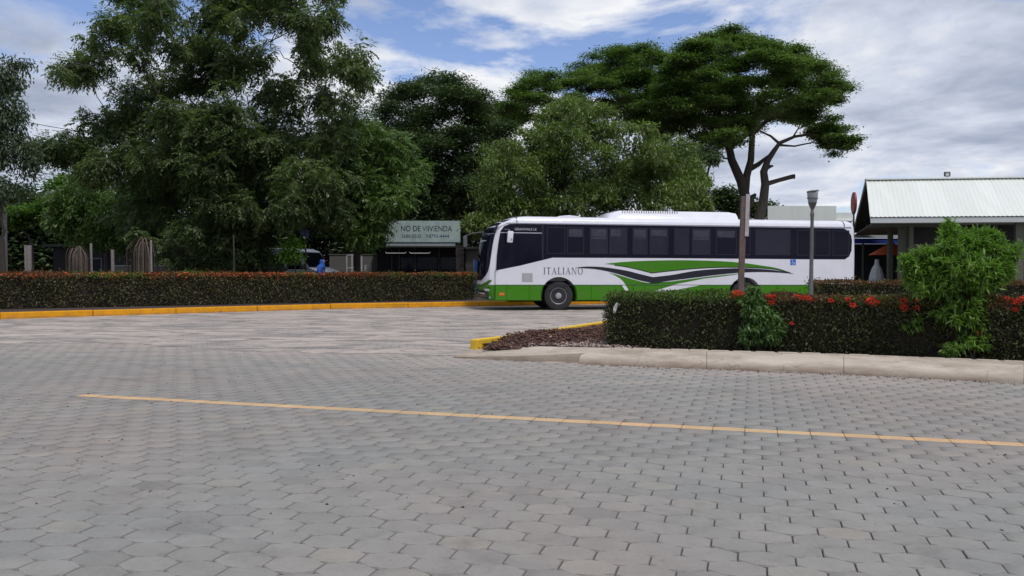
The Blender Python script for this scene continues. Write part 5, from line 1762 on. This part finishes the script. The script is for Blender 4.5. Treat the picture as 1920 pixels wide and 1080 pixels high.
# ------------------------------------------------------------------ left background
# shop with the sign
D = 45.0
q0 = at(700, 520, D)
sp = empty('shop', (q0.x, D, 0.0), 0, 'dark shopfront under a pale teal housing sign, left of the bus front', 'shop')
X = lambda px, DD=D: at(px, 500, DD).x - q0.x
Z = lambda py, DD=D: at(780, py, DD).z
wb = X(868)
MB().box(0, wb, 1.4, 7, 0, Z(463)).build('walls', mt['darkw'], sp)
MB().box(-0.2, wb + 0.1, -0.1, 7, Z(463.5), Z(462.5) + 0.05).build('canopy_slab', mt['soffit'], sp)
MB().box(X(724), X(853.5), -0.02, 0.08, Z(463), Z(454.8)).build('name_band', mt['band'], sp)
sgn = MB().box(X(748 - 30), X(863), -0.06, 0.06, Z(454), Z(414)).build('sign_panel', mt['teal'], sp)
MB().box(X(776.2), X(777.0), -0.065, -0.06, Z(453), Z(420)).build('panel_joint', mt['band'], sgn)
tx_ = mt['navy']
wv = X(847.5) - X(752.5)
text_obj('lettering', 'NO DE VIIVIENDA', (Z(423) - Z(433.5)) * 1.42, mt['black'], sgn, (X(752.5), -0.064, Z(433.7)), width=wv)
text_obj('lettering', '2680-0535', (Z(439.2) - Z(445.7)) * 1.40, mt['navy'], sgn, (X(753), -0.064, Z(445.7)), width=X(790) - X(753))
text_obj('lettering', '8793-4444', (Z(439.2) - Z(445.7)) * 1.40, mt['navy'], sgn, (X(804), -0.064, Z(445.7)), width=X(842.5) - X(804))
mb = MB()
for i in range(10):
    a, b2 = -PI * 0.5 + i * PI * 0.13, -PI * 0.5 + (i + 1) * PI * 0.13
    cxx, czz = X(800), Z(442.5)
    mb.prism([(cxx + r * math.cos(t_), czz + r * math.sin(t_)) for r, t_ in ((.075, a), (.075, b2), (.05, b2), (.05, a))], -0.064, -0.060)
mb.build('phone_mark', mt['navy'], sgn)
for a, b2 in ((725, 762), (769.5, 807)):
    z_ = Z(475)
    MB().tube([(X(a) - .02, -0.3, z_ + 0.06), (X(a) + .03, -0.3, z_), (X(b2) - .03, -0.3, z_), (X(b2) + .02, -0.3, z_ + 0.06)], 0.022, 6).build('white_bracket', mt['tube'], sp)
for px in (727, 741, 772, 818):
    MB().box(X(px), X(px + 1.6), 1.33, 1.4, 0, Z(463)).build('door_frame', mt['plastic'], sp)
for k in range(3):
    a = (745, 776, 822)[k]; b2 = (770, 815, 850)[k]
    MB().box(X(a), X(b2), 1.36, 1.40, 0.2, Z(482)).build('door_pane', mt['glass'], sp)
# brick pillar
bp = empty('brick_pillar', (q0.x + X(855.5), D - 0.15, 0), 0, 'dark brick pillar at the right end of the shopfront', 'pillar')
nb = 0
bme = MB().box(0, 0.21, 0, 0.2, 0, 0.085).me('brick', mt['brick'], bevel=0.006, seg=1)
MB().box(0.01, 0.40, 0.012, 0.38, 0, Z(463) - .02).build('core', mt['darkw'], bp)
zz = 0.0
r_ = 0
while zz < Z(465):
    for c_ in range(2):
        o = obj('brick', bme, bp, (c_ * 0.215 + (-0.03 if r_ % 2 else 0.0), 0, zz))
    zz += 0.1; r_ += 1
# side building right of the pillar with pale blue door
an = empty('annex', (q0.x + X(871), D + 0.5, 0), 0, 'grey annex with a blue door half hidden by the bus front', 'building')
MB().box(0, 2.4, 0.5, 4, 0, at(880, 466, D).z).build('walls', mt['wallg'], an)
MB().box(-0.1, 2.6, 0.2, 4.1, at(880, 466, D).z, at(880, 462, D).z).build('roof', mt['soffit'], an)
MB().box(X(887.5) - X(871), X(894.5) - X(871), 0.44, 0.5, 0, at(890, 488, D).z).build('door', mt['bluep'], an)
MB().box(X(886.5) - X(871), X(887.3) - X(871), 0.42, 0.5, 0, at(890, 486, D).z).build('door_post', mt['tube'], an)

# grey wall and white gate
q1 = at(618, 520, 47)
gw = empty('boundary_wall', (q1.x, 47, 0), 0, 'plain grey wall between the white van and the shop', 'wall')
MB().box(0, at(736, 500, 47).x - q1.x, 0, 0.2, 0, at(640, 478, 47).z).build('wall_panel', mt['wallg'], gw)
MB().box(-0.05, at(736, 500, 47).x - q1.x, -0.03, 0.23, at(640, 478, 47).z, at(640, 476.5, 47).z).build('coping', mt['lowwall'], gw)
g0 = at(649, 520, 46)
gt = empty('gate', (g0.x, 46, 0), 0, 'pale metal frame gate against the grey wall left of the shop', 'gate')
gx_ = lambda px: at(px, 500, 46).x - g0.x
gz_ = lambda py: at(660, py, 46).z
for px in (649, 659, 668, 677):
    MB().box(gx_(px), gx_(px) + 0.06, 0, 0.05, 0, gz_(479)).build('upright', mt['tube'], gt)
for py in (479, 503):
    MB().box(0.07, gx_(677), 0.005, 0.045, gz_(py), gz_(py) + 0.05).build('cross_rail', mt['tube'], gt)
g1 = at(684, 520, 46)
gt2 = empty('rack', (g1.x, 46, 0), 0, 'small pale wire rack right of the gate', 'rack')
gx2 = lambda px: at(px, 500, 46).x - g1.x
for px in (684, 694.5):
    MB().box(gx2(px), gx2(px) + 0.04, 0, 0.05, 0, gz_(497)).build('upright', mt['tube'], gt2)
for py in (498, 503, 508):
    MB().box(0.04, gx2(694.5), 0.005, 0.045, gz_(py), gz_(py) + 0.03).build('shelf_bar', mt['tube'], gt2)


# vans
def van(name, label, loc, rz, scale=1.0):
    root = empty(name, loc, rz, label, 'van')
    prof = [(0, 0.45), (0, 2.05), (0.15, 2.32), (0.6, 2.42), (3.3, 2.38), (3.7, 2.25), (4.35, 1.42), (5.0, 1.22), (5.15, 1.0), (5.2, 0.5), (5.1, 0.38), (0.1, 0.38)]
    b_ = MB().prism(prof, -0.95, 0.95).build('body', mt['van'], root, bevel=0.07, seg=3, smooth=True)
    for s_ in (-1, 1):
        y = s_ * 0.955
        y0_, y1_ = sorted((y, y + s_ * 0.01))
        MB().prism([(3.05, 1.35), (4.15, 1.35), (3.62, 2.05), (3.05, 2.08)], y0_, y1_).build('side_window', mt['glass'], root)
        MB().prism([(0.5, 1.4), (2.9, 1.4), (2.9, 2.05), (0.5, 2.05)], y0_, y1_).build('side_window', mt['glass'], root)
        MB().box(4.0, 4.15, min(y, y + s_ * .22), max(y, y + s_ * .22), 1.35, 1.6).build('mirror', mt['plastic'], root, bevel=0.02)
        for x in (1.0, 4.2):
            w_ = empty('wheel'); w_.parent = root; w_.location = (x, s_ * 0.82, 0.34)
            MB().lathe([(0.2, -0.12), (0.33, -0.11), (0.34, -0.06), (0.34, 0.06), (0.33, 0.11), (0.2, 0.12)], 28, 'y').build('tyre', mt['rubber'], w_, smooth=True)
            MB().lathe([(0.05, -0.14), (0.2, -0.125), (0.2, 0.125), (0.05, 0.14)], 20, 'y').build('rim', mt['rim'], w_, smooth=True)
    # windscreen set on the sloping face
    a, c_ = Vector((3.76, 0, 2.18)), Vector((4.33, 0, 1.47))
    n_ = Vector((c_.z - a.z, 0, -(c_.x - a.x))).normalized() * -1
    V = [(a.x + n_.x * .015, -0.82, a.z + n_.z * .015), (c_.x + n_.x * .015, -0.88, c_.z + n_.z * .015), (c_.x + n_.x * .015, 0.88, c_.z + n_.z * .015), (a.x + n_.x * .015, 0.82, a.z + n_.z * .015)]
    V += [(x - n_.x * .02, y, z - n_.z * .02) for x, y, z in V]
    obj('windscreen', mesh('windscreen', V, [(0, 1, 2, 3), (7, 6, 5, 4), (0, 4, 5, 1), (1, 5, 6, 2), (2, 6, 7, 3), (3, 7, 4, 0)], mt['glass']), root)
    for s_ in (-0.7, 0.7): MB().box(5.13, 5.21, s_ - .16, s_ + .16, 0.78, 0.98).build('headlight', mt['clear'], root, bevel=0.02)
    MB().box(5.18, 5.24, -0.6, 0.6, 0.42, 0.6).build('bumper', mt['plastic'], root, bevel=0.02)
    return root


vq = at(634, 520, 43)
van('van', 'white van facing right, parked behind the blue-clad person', (vq.x - 4.85, 44.2, 0.0), math.radians(-22))
vq = at(580, 520, 50)
van('van', 'white van mostly hidden by the small bush left of the other van', (vq.x - 5.3, 50, 0.0), 0)

# person in blue behind the hedge
ppos = at(600, 520, 32.6)
per = empty('person', (ppos.x, ppos.y, 0.12), math.radians(-8), 'person in a bright blue hooded top standing behind the long hedge near the van', 'person')


def skin_mesh(name, verts, edges, radii, material, sub=2, parent=None):
    me = bpy.data.meshes.new(name)
    me.from_pydata(verts, edges, [])
    o = bpy.data.objects.new(name, me); C.objects.link(o)
    md = o.modifiers.new('s', 'SKIN'); md.use_smooth_shade = True
    for i, r in enumerate(radii):
        v = me.skin_vertices[0].data[i]
        v.radius = (r, r) if isinstance(r, (int, float)) else r
        v.use_root = (i == 0)
    o.modifiers.new('u', 'SUBSURF').levels = sub
    dg = bpy.context.evaluated_depsgraph_get(); dg.update()
    m2 = bpy.data.meshes.new_from_object(o.evaluated_get(dg))
    bpy.data.objects.remove(o)
    m2.materials.clear(); m2.materials.append(material)
    m2.polygons.foreach_set('use_smooth', np.ones(len(m2.polygons), dtype=bool))
    return obj(name, m2, parent)


vb = [(0, 0, .92), (0.02, 0, 1.12), (0.05, 0, 1.30), (0.09, 0, 1.40), (0.11, 0, 1.46), (0.13, 0, 1.55), (0.14, 0, 1.63),
      (0.0, .09, .86), (0.02, .10, .48), (-.01, .10, .07), (0.12, .11, .03), (0, -.09, .86), (0.05, -.10, .48), (0.02, -.10, .07), (0.15, -.11, .03),
      (0.06, .17, 1.35), (0.08, .22, 1.10), (0.24, .18, .98), (.31, .17, .96), (0.06, -.17, 1.35), (0.07, -.23, 1.10), (0.22, -.20, .97), (.29, -.19, .95)]
eb = [(0, 1), (1, 2), (2, 3), (3, 4), (4, 5), (5, 6), (0, 7), (7, 8), (8, 9), (9, 10), (0, 11), (11, 12), (12, 13), (13, 14), (3, 15), (15, 16), (16, 17), (17, 18), (3, 19), (19, 20), (20, 21), (21, 22)]
rb = [.13, .12, .14, .09, .05, .095, .075, .085, .06, .04, .04, .085, .06, .04, .04, .055, .042, .032, .04, .055, .042, .032, .04]
body = skin_mesh('body', vb, eb, rb, mt['skin'], 2, per)
jv = [(0, 0, .84), (0.02, 0, 1.10), (0.05, 0, 1.30), (0.08, 0, 1.40), (0.10, 0, 1.47), (0.06, .18, 1.35), (0.08, .23, 1.10), (0.23, .19, .99), (0.06, -.18, 1.35), (0.07, -.24, 1.10), (0.21, -.21, .98), (0.09, 0, 1.55), (0.10, 0, 1.65)]
je = [(0, 1), (1, 2), (2, 3), (3, 4), (3, 5), (5, 6), (6, 7), (3, 8), (8, 9), (9, 10), (4, 11), (11, 12)]
skin_mesh('hooded_top', jv, je, [.16, .155, .17, .12, .09, .075, .065, .05, .075, .065, .05, .118, .09], mt['jacket'], 2, per)
tv = [(0, 0, .90), (0.0, .10, .80), (0.02, .11, .46), (-.01, .11, .08), (0, -.10, .80), (0.05, -.11, .46), (0.02, -.11, .08)]
skin_mesh('trousers', tv, [(0, 1), (1, 2), (2, 3), (0, 4), (4, 5), (5, 6)], [.145, .105, .08, .065, .105, .08, .065], mt['trouser'], 2, per)
for s_ in (-1, 1): MB().box(0.215, 0.235, s_ * .035 - .012, s_ * .035 + .012, 1.575, 1.59).build('eye', mt['hair'], per)

# low walls, posts, awning, poles
def low_wall(px0, px1, D, ytop, label, rail=True):
    a = at(px0, 500, D); b2 = at(px1, 500, D)
    r_ = empty('low_wall', (a.x, D, 0), 0, label, 'wall')
    zt = at((px0 + px1) / 2, ytop, D).z
    MB().box(0, b2.x - a.x, 0, 0.15, 0, zt - 0.05).build('wall_panel', mt['lowwall'], r_)
    MB().box(-0.02, b2.x - a.x + .02, -0.03, 0.18, zt - 0.05, zt).build('coping', mt['rail'], r_)
    return r_


low_wall(214, 456, 40, 497.5, 'long low grey-green wall with pale coping behind the drooping clumps')
low_wall(477, 538, 40, 499.5, 'short low grey wall right of the big tree trunk')
k = 0
for px, yt, w_, D, mm_, lb in ((47.5, 460, 0.09, 33, 'post', 'thin pale post paired with a thicker one at far left'), (54, 460, 0.20, 33.4, 'post', 'thick pale square post at far left under the bright green tree'),
                               (170.5, 456, 0.08, 30, 'post', 'slim pale stake right of the left drooping clump'), (211, 468, 0.14, 36, 'post', 'weathered grey post between the two drooping clumps'),
                               (283, 450, 0.07, 29.5, 'post', 'slim leaning stake in the right drooping clump'), (438, 440, 0.06, 34, 'bark', 'thin dark pole just left of the big tree trunk'),
                               (8, 400, 0.16, 30, 'post', 'grey trunk-like pole at the left picture edge')):
    q = at(px, yt, D)
    o = MB().tube([(0, 0, 0), (0.01, 0, q.z * 0.5), (0, 0, q.z - 0.1)], w_ / 2, 8).build('post', mt[mm_], None, smooth=True, loc=(q.x, D, 0.1))
    if w_ >= 0.14 and mm_ == 'post': o.rotation_euler = (0, 0, 0.3)
    tag(o, lb, 'post')
# weeping dry clumps


def weeping(label, px, ytop, half, D, ybot=518):
    c = at(px, ytop, D); zt = c.z; r_ = half * D / F
    root = empty('weeping_plant', (c.x, D, 0.1), 0, label, 'plant')
    V = []; Fc = []
    n = 95
    for i in range(n):
        a = rng.uniform(0, 2 * PI); rr = r_ * rng.uniform(0.15, 1.0)
        hgt = (zt - 0.1) * rng.uniform(0.9, 1.0)
        pts = []
        dr = rng.uniform(0.45, 1.0)
        for k in range(8):
            s_ = k / 7
            x = rr * math.sin(min(1, s_ * 1.5) * PI / 2)
            z = hgt - (hgt * dr) * max(0, (s_ - 0.16)) ** 1.7 * 1.3 + 0.06 * math.sin(s_ * PI)
            pts.append(Vector((x * math.cos(a), x * math.sin(a) * 0.8, max(0.02, z))))
        w_ = 0.022 * rng.uniform(.7, 1.3)
        sd_ = Vector((-math.sin(a), math.cos(a), 0)) * w_
        b0 = len(V)
        for q in pts: V += [tuple(q - sd_), tuple(q + sd_)]
        Fc += [(b0 + 2 * k, b0 + 2 * k + 1, b0 + 2 * k + 3, b0 + 2 * k + 2) for k in range(7)]
    obj('fronds', mesh('fronds', V, Fc, mt['dry']), root)
    MB().tube([(0, 0, 0), (0.02, 0, (zt - .1) * .5), (0, 0, zt - 0.15)], [0.06, 0.045, 0.035], 8).build('stem', mt['barkl'], root, smooth=True)


weeping('left drooping clump of dry brown fronds behind the long hedge', 146, 462, 24, 29.5)
weeping('right and larger drooping clump of dry brown fronds beside a leaning stake', 268, 447, 34, 29.8)
q = at(407, 469, 44)
aw = empty('awning', (q.x, 44, 0), 0, 'small red awning glimpsed under the big tree', 'awning')
z_ = at(407, 475, 44).z; z2 = at(407, 463, 44).z
MB().add([(-.36, -.5, z_), (.36, -.5, z_), (.36, .3, z2), (-.36, .3, z2), (-.36, -.5, z_ + .03), (.36, -.5, z_ + .03), (.36, .3, z2 + .03), (-.36, .3, z2 + .03)],
         [(0, 3, 2, 1), (4, 5, 6, 7), (0, 1, 5, 4), (1, 2, 6, 5), (2, 3, 7, 6), (3, 0, 4, 7)]).build('cloth', mt['redaw'], aw)
MB().box(-.36, .36, -.52, -.5, z_ - .12, z_ + .03).build('valance', mt['redaw'], aw)
for s_ in (-.33, .33): MB().box(s_ - .02, s_ + .02, -.5, -.46, 0, z_).build('leg', mt['plastic'], aw)
MB().box(-.36, .36, .3, .36, z2 - .02, z2 + .10).build('trim', mt['pinkaw'], aw)
# old low house in the deep shade behind the wall
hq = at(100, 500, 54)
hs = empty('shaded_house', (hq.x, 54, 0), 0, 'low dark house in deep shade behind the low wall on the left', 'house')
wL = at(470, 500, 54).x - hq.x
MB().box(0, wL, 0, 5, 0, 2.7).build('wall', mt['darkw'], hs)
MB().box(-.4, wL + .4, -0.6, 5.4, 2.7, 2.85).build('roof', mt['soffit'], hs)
for x in (2.0, 5.5, 9.0):
    w_ = MB().box(x, x + 1.1, -0.05, 0.02, 1.0, 2.0).build('window', mt['plastic'], hs)
    MB().box(x + .08, x + 1.02, -0.07, -0.05, 1.08, 1.92).build('pane', mt['glass'], w_)
# blue lamp on a pole and the small pale bush
q = at(573, 430, 36)
bp_ = empty('signal_post', (q.x, 36, 0.1), 0, 'slim brown pole topped by a dark blue box under the big tree', 'post')
MB().tube([(0, 0, 0), (0, 0, q.z - 0.5)], 0.035, 8).build('pole', mt['bark'], bp_)
MB().box(-.20, -.02, -.08, .08, q.z - .38, q.z - .12).build('blue_box', mt['navy'], bp_, bevel=0.02)
MB().box(0.0, .14, -.08, .08, q.z - .5, q.z - .12).build('blue_box', mt['navy'], bp_, bevel=0.02)
tree('small_tree', 'small pale green sapling left of the blue-topped pole', 35, [(549, 462, 13, 13), (538, 480, 13, 9), (556, 478, 8, 10)], 80, shoots_whorl, mt['brightleaf'], 553, trunk_r=0.04, fork=1.2, n_=22, ll=0.14, lw=0.05)

# overhead cables crossing at left
for i, (a_, b2) in enumerate((((-60, 205), (330, 262)), ((-60, 250), (330, 290)), ((-60, 262), (330, 312)), ((-60, 283), (330, 330)), ((-60, 298), (330, 346)), ((-60, 310), (330, 352)))):
    p0, p1 = at(a_[0], a_[1], 48), at(b2[0], b2[1], 58)
    pts = [p0.lerp(p1, s_ / 12) + Vector((0, 0, -0.35 * math.sin(PI * s_ / 12))) for s_ in range(13)]
    o = MB().tube(pts, 0.02, 5).build('power_cable', mt['wire'])
    tag(o, ('topmost cable crossing the sky beside the wispy tree', 'second cable from the top crossing the sky at left', 'third cable from the top crossing the sky at left',
            'third cable from the bottom crossing the sky at left', 'second cable from the bottom crossing the sky at left', 'lowest cable crossing the sky at left above the far trees')[i], 'cable', 'overhead cables at left')

print('objects', len(bpy.data.objects), 'faces', sum(len(o.data.polygons) for o in bpy.data.objects if o.type == 'MESH'))
